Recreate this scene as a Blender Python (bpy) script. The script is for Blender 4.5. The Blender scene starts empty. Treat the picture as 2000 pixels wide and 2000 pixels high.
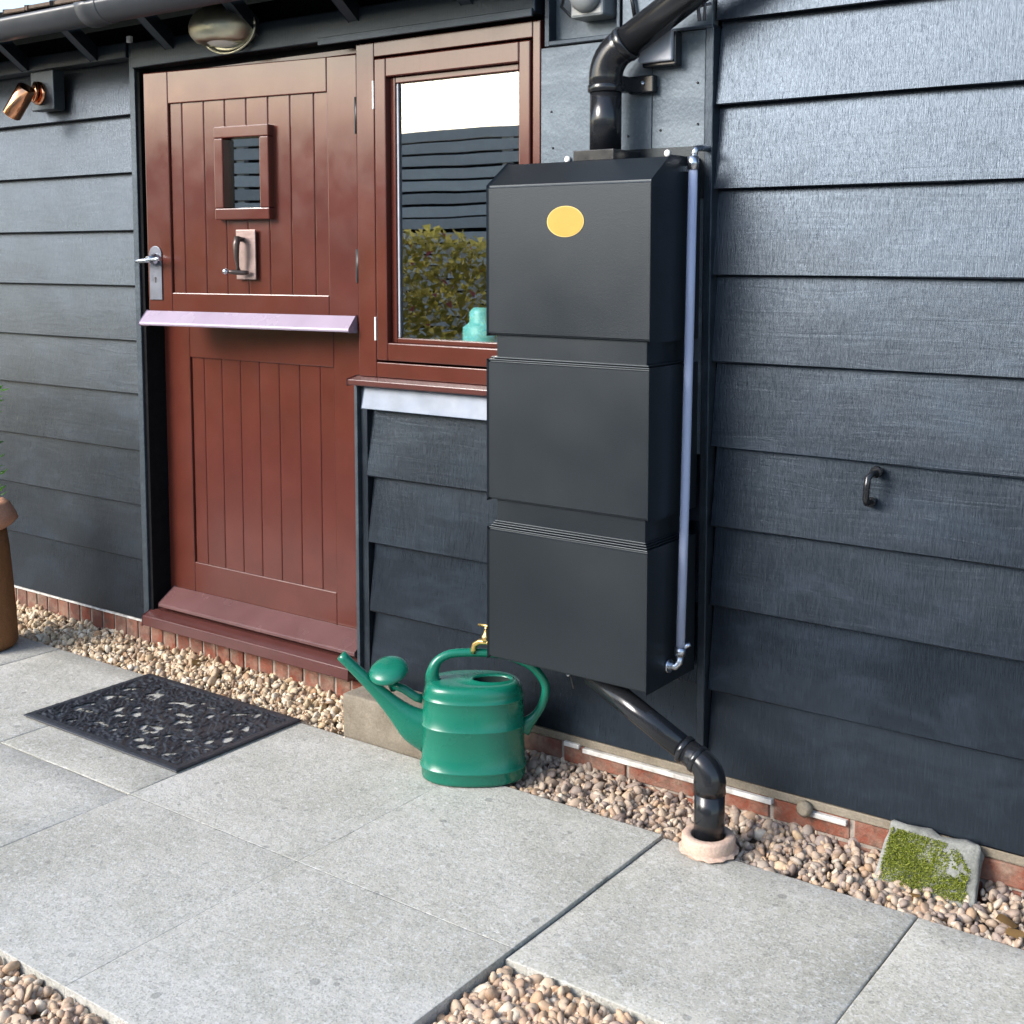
import bpy, bmesh, math, random
import numpy as np
from mathutils import Vector, Matrix, noise
R = math.radians
random.seed(7); rng = np.random.default_rng(7)
sc = bpy.context.scene
COL = sc.collection

# ------------------------------------------------------------------ camera
CAM = Vector((0.0, -3.07, 1.545))
YAW, PITCH = -0.62984, 0.0923
cam_d = bpy.data.cameras.new('camera'); cam = bpy.data.objects.new('camera', cam_d); COL.objects.link(cam)
cam_d.sensor_width = 36.0; cam_d.lens = 36.0 * 2440.0 / 2000.0
cam_d.shift_y = -(1000.0 - 726.0) / 2000.0
cam_d.clip_start = 0.05; cam_d.clip_end = 2000
fw = Vector((math.sin(YAW) * math.cos(PITCH), math.cos(YAW) * math.cos(PITCH), -math.sin(PITCH)))
cam.location = CAM; cam.rotation_euler = fw.to_track_quat('-Z', 'Y').to_euler()
sc.camera = cam

# ------------------------------------------------------------------ sky, sun, exposure
SUN_AZ, SUN_EL = R(209), R(28)          # compass style: 0 = +Y, clockwise towards +X
world = bpy.data.worlds.new('World'); sc.world = world; world.use_nodes = True
wn = world.node_tree; wn.nodes.clear()
sky = wn.nodes.new('ShaderNodeTexSky'); sky.sky_type = 'NISHITA'; sky.sun_disc = False
sky.sun_elevation = SUN_EL; sky.sun_rotation = SUN_AZ
sky.air_density = 1.0; sky.dust_density = 1.6; sky.ozone_density = 1.0
bg = wn.nodes.new('ShaderNodeBackground'); bg.inputs['Strength'].default_value = 0.12
wo = wn.nodes.new('ShaderNodeOutputWorld')
wn.links.new(sky.outputs[0], bg.inputs[0]); wn.links.new(bg.outputs[0], wo.inputs[0])
sun_d = bpy.data.lights.new('sun', 'SUN'); sun = bpy.data.objects.new('sun', sun_d); COL.objects.link(sun)
sun_d.energy = 1.5; sun_d.angle = R(27); sun_d.color = (1.0, 0.975, 0.945)
sdir = Vector((math.sin(SUN_AZ) * math.cos(SUN_EL), math.cos(SUN_AZ) * math.cos(SUN_EL), math.sin(SUN_EL)))
sun.rotation_euler = sdir.to_track_quat('Z', 'Y').to_euler()
sc.view_settings.view_transform = 'Standard'; sc.view_settings.look = 'None'
sc.view_settings.exposure = 1.74; sc.view_settings.gamma = 1.0
sc.view_settings.use_curve_mapping = False
sc.cycles.max_bounces = 6; sc.cycles.diffuse_bounces = 3; sc.cycles.glossy_bounces = 3; sc.cycles.transmission_bounces = 5
sc.cycles.caustics_reflective = False; sc.cycles.caustics_refractive = False

# ------------------------------------------------------------------ material helpers
def new_mat(name):
    m = bpy.data.materials.new(name); m.use_nodes = True
    nt = m.node_tree; nt.nodes.clear()
    out = nt.nodes.new('ShaderNodeOutputMaterial')
    return m, nt, out

class G:
    """tiny node-graph helper"""
    def __init__(s, nt): s.nt = nt
    def n(s, t, props=None, **ins):
        nd = s.nt.nodes.new(t)
        for k, v in (props or {}).items(): setattr(nd, k, v)
        for k, v in ins.items():
            key = k.replace('_', ' ')
            sock = nd.inputs[int(k[1:])] if k[0] == 'i' and k[1:].isdigit() else nd.inputs[key]
            if isinstance(v, bpy.types.NodeSocket): s.nt.links.new(v, sock)
            else: sock.default_value = v
        return nd
    def link(s, a, b): s.nt.links.new(a, b)
    def coord(s, scale=(1, 1, 1), rand=True, world=False):
        tc = s.n('ShaderNodeTexCoord')
        src = tc.outputs['Object']
        if world: src = s.n('ShaderNodeNewGeometry').outputs['Position']
        if rand:
            oi = s.n('ShaderNodeObjectInfo')
            off = s.n('ShaderNodeVectorMath', {'operation': 'SCALE'}, i0=(37.0, 19.0, 23.0))
            s.link(oi.outputs['Random'], off.inputs['Scale'])
            src = s.n('ShaderNodeVectorMath', {'operation': 'ADD'}, i0=src, i1=off.outputs[0]).outputs[0]
        return s.n('ShaderNodeVectorMath', {'operation': 'MULTIPLY'}, i0=src, i1=scale).outputs[0]
    def noise(s, vec, scale, detail=3.0, rough=0.55, dist=0.0):
        return s.n('ShaderNodeTexNoise', Vector=vec, Scale=scale, Detail=detail, Roughness=rough, Distortion=dist).outputs['Fac']
    def ramp(s, fac, stops, interp='LINEAR'):
        nd = s.n('ShaderNodeValToRGB', Fac=fac); cr = nd.color_ramp; cr.interpolation = interp
        while len(cr.elements) < len(stops): cr.elements.new(0.5)
        for e, (p, c) in zip(cr.elements, stops):
            e.position = p; e.color = (c if len(c) == 4 else (*c, 1)) if isinstance(c, (tuple, list)) else (c, c, c, 1)
        return nd.outputs['Color']
    def mix(s, fac, a, b, blend='MIX'):
        nd = s.n('ShaderNodeMix', {'data_type': 'RGBA', 'blend_type': blend})
        for i, v in ((0, fac), (6, a), (7, b)):
            if isinstance(v, bpy.types.NodeSocket): s.link(v, nd.inputs[i])
            else: nd.inputs[i].default_value = v if i == 0 else ((*v, 1) if len(v) == 3 else v)
        return nd.outputs[2]
    def math(s, op, a, b=0.0, c=0.0, clamp=False):
        nd = s.n('ShaderNodeMath', {'operation': op, 'use_clamp': clamp})
        for i, v in enumerate((a, b, c)):
            if isinstance(v, bpy.types.NodeSocket): s.link(v, nd.inputs[i])
            else: nd.inputs[i].default_value = v
        return nd.outputs[0]
    def bump(s, h, strength, dist, normal=None):
        nd = s.n('ShaderNodeBump', Height=h, Strength=strength, Distance=dist)
        if normal: s.link(normal, nd.inputs['Normal'])
        return nd.outputs[0]
    def out(s, out, **kw):
        p = s.n('ShaderNodeBsdfPrincipled', **{k: v for k, v in kw.items()})
        s.link(p.outputs[0], out.inputs[0]); return p

def rgb(c): return (*c, 1.0)

def simple(name, color, rough=0.5, metal=0.0, var=0.12, scale=14.0, bump=0.15, bscale=120.0, spec=0.5, coat=0.0):
    m, nt, out = new_mat(name); g = G(nt); v = g.coord()
    f = g.noise(v, scale, 4)
    lo = tuple(c * (1 - var) for c in color); hi = tuple(min(1, c * (1 + var)) for c in color)
    col = g.ramp(f, [(0.3, lo), (0.7, hi)])
    r = g.ramp(g.noise(v, scale * 2.3, 3), [(0.3, max(0.02, rough * 0.8)), (0.75, min(1, rough * 1.25))])
    nrm = g.bump(g.noise(v, bscale, 2), bump, 0.001)
    kw = dict(Base_Color=col, Roughness=r, Metallic=metal, Normal=nrm, Specular_IOR_Level=spec)
    if coat: kw['Coat_Weight'] = coat
    g.out(out, **kw)
    return m

M = {}
def board_mat(name, dark, faded, fade_amt=0.5, rough=(0.3, 0.5), vertical=False):
    """rough-sawn stained softwood: saw marks across the board, grain along it, worn paler patches"""
    m, nt, out = new_mat(name); g = G(nt)
    v = g.coord()
    along, across = ((1, 1, 9), (120, 1, 5)) if not vertical else ((9, 1, 1), (26, 1, 22))
    gv = g.n('ShaderNodeVectorMath', {'operation': 'MULTIPLY'}, i0=v, i1=along).outputs[0]
    sv = g.n('ShaderNodeVectorMath', {'operation': 'MULTIPLY'}, i0=v, i1=across).outputs[0]
    grain = g.noise(gv, 3.2, 5, 0.6, 1.6)
    saw = g.noise(sv, 4.0, 3, 0.6)
    patch = g.noise(g.n('ShaderNodeVectorMath', {'operation': 'MULTIPLY'}, i0=v, i1=(1, 1, 2.2)).outputs[0], 3.4, 6, 0.68, 0.6)
    big = g.noise(v, 1.3, 2, 0.5)
    knots = g.n('ShaderNodeTexVoronoi', Vector=g.n('ShaderNodeVectorMath', {'operation': 'MULTIPLY'}, i0=v, i1=(1, 1, 1.6)).outputs[0], Scale=3.1).outputs['Distance']
    kn = g.ramp(knots, [(0.0, 1.0), (0.05, 0.0)])
    f1 = g.ramp(patch, [(0.47, 0.0), (0.70, 1.0)])
    f2 = g.math('MULTIPLY', f1, fade_amt)
    f3 = g.math('ADD', f2, g.math('MULTIPLY', g.ramp(grain, [(0.55, 0.0), (0.78, 1.0)]), 0.10))
    f4 = g.math('ADD', f3, g.math('MULTIPLY', g.ramp(saw, [(0.52, 0.0), (0.75, 1.0)]), 0.28), clamp=True)
    col = g.mix(f4, rgb(dark), rgb(faded))
    oi = g.n('ShaderNodeObjectInfo')
    col = g.mix(1.0, col, g.ramp(oi.outputs['Random'], [(0, 0.8), (1, 1.2)]), 'MULTIPLY')
    col = g.mix(g.math('MULTIPLY', kn, 0.5), col, rgb(tuple(c * 0.5 for c in dark)))
    rr = g.ramp(g.math('ADD', g.math('MULTIPLY', big, 0.6), g.math('MULTIPLY', saw, 0.4)), [(0.3, rough[0]), (0.7, rough[1])])
    h = g.math('ADD', g.math('MULTIPLY', saw, 0.60), g.math('ADD', g.math('MULTIPLY', grain, 0.22), g.math('MULTIPLY', kn, 0.06)))
    nrm = g.bump(h, 0.55, 0.0035)
    nrm = g.bump(g.noise(v, 2.2, 2), 0.5, 0.012, nrm)
    g.out(out, Base_Color=col, Roughness=rr, Normal=nrm, Specular_IOR_Level=0.74, Specular_Tint=(0.66, 0.81, 1.0, 1))
    M[name] = m
board_mat('black_boards', (0.0018, 0.0028, 0.0046), (0.022, 0.031, 0.044), 0.48, (0.24, 0.38))
board_mat('grey_panel', (0.06, 0.072, 0.08), (0.18, 0.205, 0.215), 0.7, (0.4, 0.6), True)
board_mat('black_trim', (0.006, 0.008, 0.010), (0.035, 0.043, 0.05), 0.4)
board_mat('trim_upright', (0.025, 0.032, 0.036), (0.085, 0.10, 0.11), 0.4, (0.35, 0.55), True)
board_mat('rough_block', (0.02, 0.024, 0.028), (0.06, 0.07, 0.075), 0.4)
board_mat('fence_slats', (0.66, 0.64, 0.60), (0.80, 0.78, 0.74), 0.6, (0.7, 0.9))
M['dark_void'] = simple('dark_void', (0.006, 0.006, 0.007), 0.9, spec=0.1)

def paint(name, color, rough=0.18, wood=True):
    m, nt, out = new_mat(name); g = G(nt); v = g.coord()
    gv = g.n('ShaderNodeVectorMath', {'operation': 'MULTIPLY'}, i0=v, i1=(16, 6, 1)).outputs[0]
    grain = g.noise(gv, 6, 5, 0.6)
    f = g.noise(v, 5, 4)
    col = g.ramp(f, [(0.3, tuple(c * 0.86 for c in color)), (0.7, tuple(c * 1.12 for c in color))])
    spots = g.ramp(g.noise(v, 60, 4, 0.7), [(0.70, 0.0), (0.78, 1.0)])
    col = g.mix(g.math('MULTIPLY', spots, 0.08), col, rgb((0.30, 0.22, 0.20)))
    r = g.ramp(g.noise(v, 9, 4), [(0.3, rough * 0.8), (0.7, rough * 1.5)])
    nrm = g.bump(grain, 0.16, 0.002)
    nrm = g.bump(g.noise(v, 3.0, 2), 0.15, 0.004, nrm)
    g.out(out, Base_Color=col, Roughness=r, Normal=nrm, Specular_IOR_Level=0.62)
    M[name] = m
paint('red_paint', (0.084, 0.0215, 0.0145), 0.15)
paint('weather_bar_paint', (0.125, 0.060, 0.056), 0.2)
paint('sky_sheen_bar_paint', (0.33, 0.27, 0.34), 0.22)  # pale lilac base colour paints in the sky reflection on the upper bar
paint('sill_paint', (0.085, 0.03, 0.026), 0.18)

M['tank_plastic'] = simple('tank_plastic', (0.0095, 0.0125, 0.0155), 0.38, var=0.04, scale=1.2, bump=0.35, bscale=420.0)
nd_ = [n for n in M['tank_plastic'].node_tree.nodes if n.type == 'BSDF_PRINCIPLED'][0]; nd_.inputs['Specular Tint'].default_value = (0.86, 0.94, 1.0, 1); nd_.inputs['Specular IOR Level'].default_value = 0.42
M['black_plastic'] = simple('black_plastic', (0.012, 0.013, 0.015), 0.2, bump=0.08, bscale=60)
M['gutter_plastic'] = simple('gutter_plastic', (0.05, 0.054, 0.06), 0.38, bump=0.1, scale=6)
M['grey_plastic'] = simple('grey_plastic', (0.34, 0.36, 0.40), 0.4)
M['white_plastic'] = simple('white_plastic', (0.72, 0.72, 0.70), 0.4)
M['sensor_grey'] = simple('sensor_grey', (0.20, 0.215, 0.22), 0.35)
M['yellow_vinyl'] = simple('yellow_vinyl', (0.50, 0.235, 0.022), 0.5, var=0.05)
M['yellow_edge'] = simple('yellow_edge', (0.55, 0.40, 0.12), 0.5, var=0.05)
M['brass'] = simple('brass', (0.80, 0.55, 0.20), 0.28, metal=1.0)
M['pale_brass'] = simple('pale_brass', (0.62, 0.60, 0.46), 0.42, metal=1.0, bump=0.3, bscale=26)
M['copper'] = simple('copper', (0.85, 0.40, 0.22), 0.16, metal=1.0, bump=0.1)
M['steel'] = simple('steel', (0.55, 0.58, 0.62), 0.28, metal=1.0)
M['iron'] = simple('iron', (0.15, 0.16, 0.19), 0.4, metal=0.6)
M['pewter'] = simple('pewter', (0.27, 0.20, 0.185), 0.38, metal=0.7, bump=0.4)
M['knocker_dark'] = simple('knocker_dark', (0.10, 0.075, 0.065), 0.35, metal=0.6)
M['hinge_black'] = simple('hinge_black', (0.02, 0.018, 0.018), 0.4)
M['can_green'] = simple('can_green', (0.005, 0.145, 0.090), 0.27, var=0.08, scale=5, bump=0.1, bscale=200)
M['hole_shade'] = simple('hole_shade', (0.004, 0.02, 0.015), 0.8)  # near-black green stands in for the shade inside the can
M['rubber'] = simple('rubber', (0.020, 0.022, 0.027), 0.5, var=0.2, scale=40, bump=0.5, bscale=500)
M['lead'] = simple('lead', (0.15, 0.185, 0.24), 0.42, var=0.2, scale=9, bump=0.4, bscale=30)
M['white_strip'] = simple('white_strip', (0.52, 0.50, 0.46), 0.6, var=0.4, scale=28)
M['mortar'] = simple('mortar', (0.28, 0.24, 0.20), 0.95, var=0.3, scale=40, bump=0.8, bscale=180)
M['soil'] = simple('soil', (0.10, 0.075, 0.055), 0.95, var=0.4, scale=18, bump=1, bscale=90)
M['yard'] = simple('yard', (0.27, 0.24, 0.20), 0.95, var=0.3, scale=3, bump=1, bscale=60)
M['roof_tile'] = simple('roof_tile', (0.09, 0.06, 0.04), 0.85, var=0.35, scale=12, bump=0.8, bscale=60)
M['cyan_plastic'] = simple('cyan_plastic', (0.20, 0.72, 0.75), 0.35)
M['jug_blue'] = simple('jug_blue', (0.35, 0.48, 0.58), 0.35)
M['curtain'] = simple('curtain', (0.42, 0.36, 0.10), 0.9, var=0.2)
M['yellow_cane'] = simple('yellow_cane', (0.75, 0.55, 0.10), 0.5)
M['room'] = simple('room', (0.22, 0.20, 0.17), 0.9)
M['black_box'] = simple('black_box', (0.012, 0.012, 0.014), 0.6)
M['stem'] = simple('stem', (0.10, 0.16, 0.05), 0.7)
M['white_petal'] = simple('white_petal', (0.80, 0.80, 0.74), 0.6)
M['pink_petal'] = simple('pink_petal', (0.65, 0.15, 0.20), 0.6)
def leaf_mat(name, a, b):
    m, nt, out = new_mat(name); g = G(nt)
    ge = g.n('ShaderNodeNewGeometry')
    col = g.ramp(ge.outputs['Random Per Island'], [(0.0, a), (1.0, b)])
    d = g.n('ShaderNodeBsdfPrincipled', Base_Color=col, Roughness=0.5)
    t = g.n('ShaderNodeBsdfTranslucent', Color=col)
    mx = g.n('ShaderNodeMixShader', i0=0.45, i1=d.outputs[0], i2=t.outputs[0])
    g.link(mx.outputs[0], out.inputs[0]); M[name] = m
leaf_mat('leaf', (0.05, 0.16, 0.02), (0.12, 0.30, 0.05))
leaf_mat('hedge_leaf', (0.42, 0.38, 0.08), (0.66, 0.58, 0.20))
leaf_mat('moss', (0.17, 0.22, 0.02), (0.45, 0.48, 0.10))
leaf_mat('dead_leaf', (0.20, 0.11, 0.04), (0.42, 0.27, 0.11))

# glass: clear pane with a coated, slightly rippled reflection
def glass(name, ior=2.0, ripple=0.35):
    m, nt, out = new_mat(name); g = G(nt); v = g.coord(rand=True)
    nrm = g.bump(g.noise(v, 2.6, 1), ripple, 0.004)
    fr = g.n('ShaderNodeFresnel', IOR=ior)
    tr = g.n('ShaderNodeBsdfTransparent', Color=(0.88, 0.92, 0.90, 1))
    gl = g.n('ShaderNodeBsdfGlossy', Color=(1, 1, 1, 1), Roughness=0.01, Normal=nrm)
    mx = g.n('ShaderNodeMixShader', i0=g.math('MULTIPLY', fr.outputs[0], g.math('SUBTRACT', 1.0, g.n('ShaderNodeNewGeometry').outputs['Backfacing'])), i1=tr.outputs[0], i2=gl.outputs[0])
    g.link(mx.outputs[0], out.inputs[0]); M[name] = m
glass('pane', 3.4, 0.16); glass('door_pane', 3.4, 0.04)
m, nt, out = new_mat('clear_tube'); g = G(nt)
p = g.out(out, Base_Color=(0.55, 0.63, 0.85, 1), Roughness=0.14, Specular_IOR_Level=0.6)
p.inputs['Transmission Weight'].default_value = 0.35; p.inputs['IOR'].default_value = 1.35
M['clear_tube'] = m
m, nt, out = new_mat('lamp_glass'); g = G(nt)
p = g.out(out, Base_Color=(0.85, 0.85, 0.78, 1), Roughness=0.35)
M['lamp_glass'] = m

def brick_mat():
    m, nt, out = new_mat('brick'); g = G(nt); v = g.coord()
    oi = g.n('ShaderNodeObjectInfo')
    base = g.ramp(oi.outputs['Random'], [(0.0, (0.17, 0.045, 0.026)), (0.5, (0.23, 0.07, 0.04)), (1.0, (0.14, 0.05, 0.037))])
    pale = g.ramp(g.noise(v, 11, 5, 0.65), [(0.42, 0.0), (0.66, 0.8)])
    col = g.mix(pale, base, rgb((0.27, 0.20, 0.15)))
    col = g.mix(g.ramp(g.noise(v, 28, 5, 0.7), [(0.48, 0.0), (0.66, 0.7)]), col, rgb((0.09, 0.06, 0.045)))
    nrm = g.bump(g.noise(v, 90, 4, 0.7), 0.9, 0.004)
    g.out(out, Base_Color=col, Roughness=0.9, Normal=nrm, Specular_IOR_Level=0.3); M['brick'] = m
brick_mat()

def slab_mat(name, rand):
    m, nt, out = new_mat(name); g = G(nt); v = g.coord(rand=rand, world=not rand)
    oi = g.n('ShaderNodeObjectInfo')
    big = g.noise(v, 1.7, 5, 0.62, 0.5)
    mid = g.noise(v, 11, 6, 0.7)
    blot = g.noise(v, 38, 4, 0.65)
    col = g.ramp(big, [(0.30, (0.35, 0.337, 0.28)), (0.48, (0.46, 0.445, 0.385)), (0.70, (0.53, 0.515, 0.465))])
    col = g.mix(g.ramp(mid, [(0.46, 0.0), (0.72, 0.5)]), col, rgb((0.34, 0.335, 0.285)))
    col = g.mix(g.ramp(blot, [(0.52, 0.0), (0.68, 0.6)]), col, rgb((0.33, 0.325, 0.285)))
    col = g.mix(g.ramp(g.noise(v, 60, 3), [(0.54, 0.0), (0.68, 0.65)]), col, rgb((0.60, 0.595, 0.56)))
    damp = g.ramp(g.noise(v, 3.1, 5, 0.7, 1.0), [(0.54, 0.0), (0.68, 0.5)])
    col = g.mix(damp, col, rgb((0.35, 0.345, 0.285)))
    # speckled exposed grit
    vor = g.n('ShaderNodeTexVoronoi', Vector=v, Scale=230.0)
    vr = g.n('ShaderNodeTexWhiteNoise', Vector=vor.outputs['Position']).outputs['Value']
    gd = g.math('MULTIPLY', g.ramp(vr, [(0.80, 0.0), (0.84, 1.0)]), g.ramp(mid, [(0.3, 0.4), (0.7, 1.0)]))
    gl = g.ramp(vr, [(0.10, 1.0), (0.16, 0.0)])
    col = g.mix(g.math('MULTIPLY', gd, 0.5), col, rgb((0.17, 0.17, 0.155)))
    col = g.mix(g.math('MULTIPLY', gl, 0.4), col, rgb((0.60, 0.60, 0.58)))
    # round lichen spots and pits
    v2 = g.n('ShaderNodeTexVoronoi', Vector=v, Scale=17.0)
    sz = g.n('ShaderNodeTexWhiteNoise', Vector=v2.outputs['Position']).outputs['Value']
    rad = g.math('MULTIPLY', g.ramp(sz, [(0.30, 0.0), (1.0, 1.0)]), 0.20)
    wob = g.math('ADD', v2.outputs['Distance'], g.math('MULTIPLY', g.math('SUBTRACT', g.noise(v, 60, 3), 0.5), 0.22))
    spot = g.math('MULTIPLY', g.math('LESS_THAN', wob, rad), g.ramp(g.noise(v, 2.7, 2), [(0.36, 0.0), (0.52, 1.0)]))
    col = g.mix(g.math('MULTIPLY', spot, 0.55), col, rgb((0.20, 0.20, 0.18)))
    if rand: col = g.mix(1.0, col, g.ramp(oi.outputs['Random'], [(0, 0.93), (1, 1.04)]), 'MULTIPLY')
    rough = g.ramp(big, [(0.3, 0.55), (0.7, 0.82)])
    h = g.math('ADD', g.math('MULTIPLY', vr, 0.30), g.math('ADD', g.math('MULTIPLY', mid, 1.4), g.math('ADD', g.math('MULTIPLY', blot, 0.9), g.math('MULTIPLY', spot, -0.35))))
    nrm = g.bump(h, 0.6, 0.004)
    g.out(out, Base_Color=col, Roughness=rough, Normal=nrm, Specular_IOR_Level=0.4); M[name] = m
slab_mat('slab', True); slab_mat('slab_even', False)

def pebble_mat(name, stops):
    m, nt, out = new_mat(name); g = G(nt); v = g.coord(rand=False)
    ge = g.n('ShaderNodeNewGeometry')
    col = g.ramp(ge.outputs['Random Per Island'], stops)
    col = g.mix(0.5, col, g.ramp(g.noise(v, 90, 4, 0.65), [(0.3, 0.35), (0.7, 0.65)]), 'OVERLAY')
    nrm = g.bump(g.noise(v, 160, 3), 0.4, 0.002)
    g.out(out, Base_Color=col, Roughness=0.6, Normal=nrm, Specular_IOR_Level=0.4); M[name] = m
pebble_mat('pebble_cream', [(0.0, (0.46, 0.35, 0.22)), (0.18, (0.60, 0.49, 0.34)), (0.36, (0.32, 0.19, 0.10)), (0.52, (0.68, 0.60, 0.47)), (0.70, (0.50, 0.36, 0.21)), (0.86, (0.26, 0.17, 0.11)), (1.0, (0.62, 0.50, 0.33))])
pebble_mat('pebble_mixed', [(0.0, (0.30, 0.22, 0.16)), (0.18, (0.42, 0.33, 0.25)), (0.36, (0.20, 0.15, 0.125)), (0.5, (0.54, 0.46, 0.36)), (0.66, (0.38, 0.25, 0.155)), (0.82, (0.26, 0.21, 0.185)), (1.0, (0.54, 0.39, 0.24))])
pebble_mat('pebble_tan', [(0.0, (0.430, 0.288, 0.180)), (0.2, (0.550, 0.416, 0.288)), (0.4, (0.344, 0.224, 0.144)), (0.55, (0.654, 0.560, 0.432)), (0.75, (0.473, 0.304, 0.180)), (0.9, (0.361, 0.264, 0.209)), (1.0, (0.602, 0.464, 0.324))])

def concrete_mat(name, a, b):
    m, nt, out = new_mat(name); g = G(nt); v = g.coord()
    col = g.ramp(g.noise(v, 8, 6, 0.65), [(0.3, a), (0.7, b)])
    col = g.mix(0.5, col, g.ramp(g.noise(v, 160, 3), [(0.3, 0.35), (0.7, 0.65)]), 'OVERLAY')
    nrm = g.bump(g.noise(v, 70, 5, 0.7), 0.7, 0.004)
    g.out(out, Base_Color=col, Roughness=0.9, Normal=nrm, Specular_IOR_Level=0.3); M[name] = m
concrete_mat('concrete', (0.15, 0.125, 0.09), (0.27, 0.235, 0.18))
concrete_mat('pale_stone', (0.06, 0.065, 0.055), (0.34, 0.34, 0.31))
concrete_mat('terracotta', (0.42, 0.20, 0.12), (0.52, 0.28, 0.18))
concrete_mat('terracotta_dark', (0.16, 0.075, 0.03), (0.24, 0.11, 0.045))
concrete_mat('terracotta_pale', (0.48, 0.34, 0.26), (0.60, 0.44, 0.34))

# ------------------------------------------------------------------ mesh helpers
class MB:
    def __init__(s): s.v = []; s.f = []; s.smooth = []
    def add(s, vs, fs, smooth=False):
        o = len(s.v); s.v += [tuple(p) for p in vs]
        for f in fs: s.f.append(tuple(i + o for i in f)); s.smooth.append(smooth)
        return s
    def box(s, x0, x1, y0, y1, z0, z1):
        x0, x1 = sorted((x0, x1)); y0, y1 = sorted((y0, y1)); z0, z1 = sorted((z0, z1))
        vs = [(x, y, z) for z in (z0, z1) for y in (y0, y1) for x in (x0, x1)]
        return s.add(vs, [(0, 2, 3, 1), (4, 5, 7, 6), (0, 1, 5, 4), (2, 6, 7, 3), (0, 4, 6, 2), (1, 3, 7, 5)])
    def prism_x(s, prof, x0, x1, n=1, jit=None):
        """closed (y,z) profile swept along x; profile runs counter-clockwise seen from +x"""
        k = len(prof); vs = []
        for i in range(n + 1):
            x = x0 + (x1 - x0) * i / n
            for j, (y, z) in enumerate(prof):
                dy, dz = jit(x, j) if jit else (0, 0)
                vs.append((x, y + dy, z + dz))
        fs = [(i * k + j, i * k + (j + 1) % k, (i + 1) * k + (j + 1) % k, (i + 1) * k + j) for i in range(n) for j in range(k)]
        fs = [f[::-1] for f in fs]
        fs += [tuple(range(k))[::-1], tuple(n * k + j for j in range(k))]
        return s.add(vs, fs)
    def rings(s, rings, cap0=True, cap1=True, closed=True, smooth=True):
        k = len(rings[0]); vs = [p for r in rings for p in r]; n = len(rings)
        kk = k if closed else k - 1
        fs = [(i * k + j, i * k + (j + 1) % k, (i + 1) * k + (j + 1) % k, (i + 1) * k + j) for i in range(n - 1) for j in range(kk)]
        s.add(vs, fs, smooth); o = len(s.v) - len(vs)
        if cap0: s.f.append(tuple(o + j for j in range(k))[::-1]); s.smooth.append(False)
        if cap1: s.f.append(tuple(o + (n - 1) * k + j for j in range(k))); s.smooth.append(False)
        return s
    def tube(s, path, r, seg=16, caps=True, rb=None, up=Vector((0, 1, 0))):
        path = [Vector(p) for p in path]; n = len(path)
        rs = list(r) if hasattr(r, '__len__') else [r] * n
        rbs = rs if rb is None else list(rb)
        rings = []; prev = None
        for i, p in enumerate(path):
            t = (path[min(i + 1, n - 1)] - path[max(i - 1, 0)]).normalized()
            u = up if prev is None else prev
            u = (u - t * u.dot(t))
            if u.length < 1e-4: u = t.orthogonal()
            u.normalize(); prev = u; w = t.cross(u)
            rings.append([tuple(p + u * (math.cos(a) * rbs[i]) + w * (math.sin(a) * rs[i])) for a in (2 * math.pi * j / seg for j in range(seg))])
        return s.rings(rings, caps, caps)
    def lathe(s, prof, origin=(0, 0, 0), axis=(0, 0, 1), seg=24, sx=1.0, sy=1.0, cap0=True, cap1=True, xref=None):
        a = Vector(axis).normalized(); o = Vector(origin)
        x = (Vector(xref) if xref else (Vector((1, 0, 0)) if abs(a.x) < 0.9 else Vector((0, 1, 0))))
        x = (x - a * x.dot(a)).normalized(); y = a.cross(x)
        rings = [[tuple(o + a * h + x * (r * sx * math.cos(t)) + y * (r * sy * math.sin(t))) for t in (2 * math.pi * j / seg for j in range(seg))] for r, h in prof]
        return s.rings(rings, cap0, cap1)
    def build(s, name, mat, parent=None, bevel=0.0, bseg=2, local=False, kind=None, smooth_all=None):
        me = bpy.data.meshes.new(name); me.from_pydata(s.v, [], s.f)
        me.polygons.foreach_set('use_smooth', s.smooth if smooth_all is None else [smooth_all] * len(s.f))
        me.update()
        return link(name, me, mat, parent, bevel, bseg, local, kind)

def link(name, me, mat, parent=None, bevel=0.0, bseg=2, local=False, kind=None):
    o = bpy.data.objects.new(name, me); COL.objects.link(o)
    if mat and not me.materials: me.materials.append(M[mat] if isinstance(mat, str) else mat)
    if parent:
        o.parent = parent
        if not local: o.matrix_parent_inverse = wm(parent).inverted()
    if bevel:
        b = o.modifiers.new('bevel', 'BEVEL'); b.width = bevel; b.segments = bseg; b.limit_method = 'ANGLE'; b.angle_limit = R(35)
    if kind: o['kind'] = kind
    return o

def wm(o):
    m = o.matrix_basis.copy()
    while o.parent: m = o.parent.matrix_basis @ o.matrix_parent_inverse @ m; o = o.parent
    return m

def empty(name, loc=(0, 0, 0), rz=0.0, parent=None, label=None, cat=None, group=None):
    o = bpy.data.objects.new(name, None); COL.objects.link(o); o.location = loc; o.rotation_euler = (0, 0, rz)
    o.empty_display_size = 0.1
    if parent: o.parent = parent; o.matrix_parent_inverse = wm(parent).inverted()
    return tag(o, label, cat, group)

def tag(o, label=None, cat=None, group=None, kind=None):
    for k, v in (('label', label), ('category', cat), ('group', group), ('kind', kind)):
        if v: o[k] = v
    return o

def B(name, mat, dims, parent=None, bevel=0.0, local=False, **kw):
    return MB().box(*dims).build(name, mat, parent, bevel, local=local, **kw)

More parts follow.
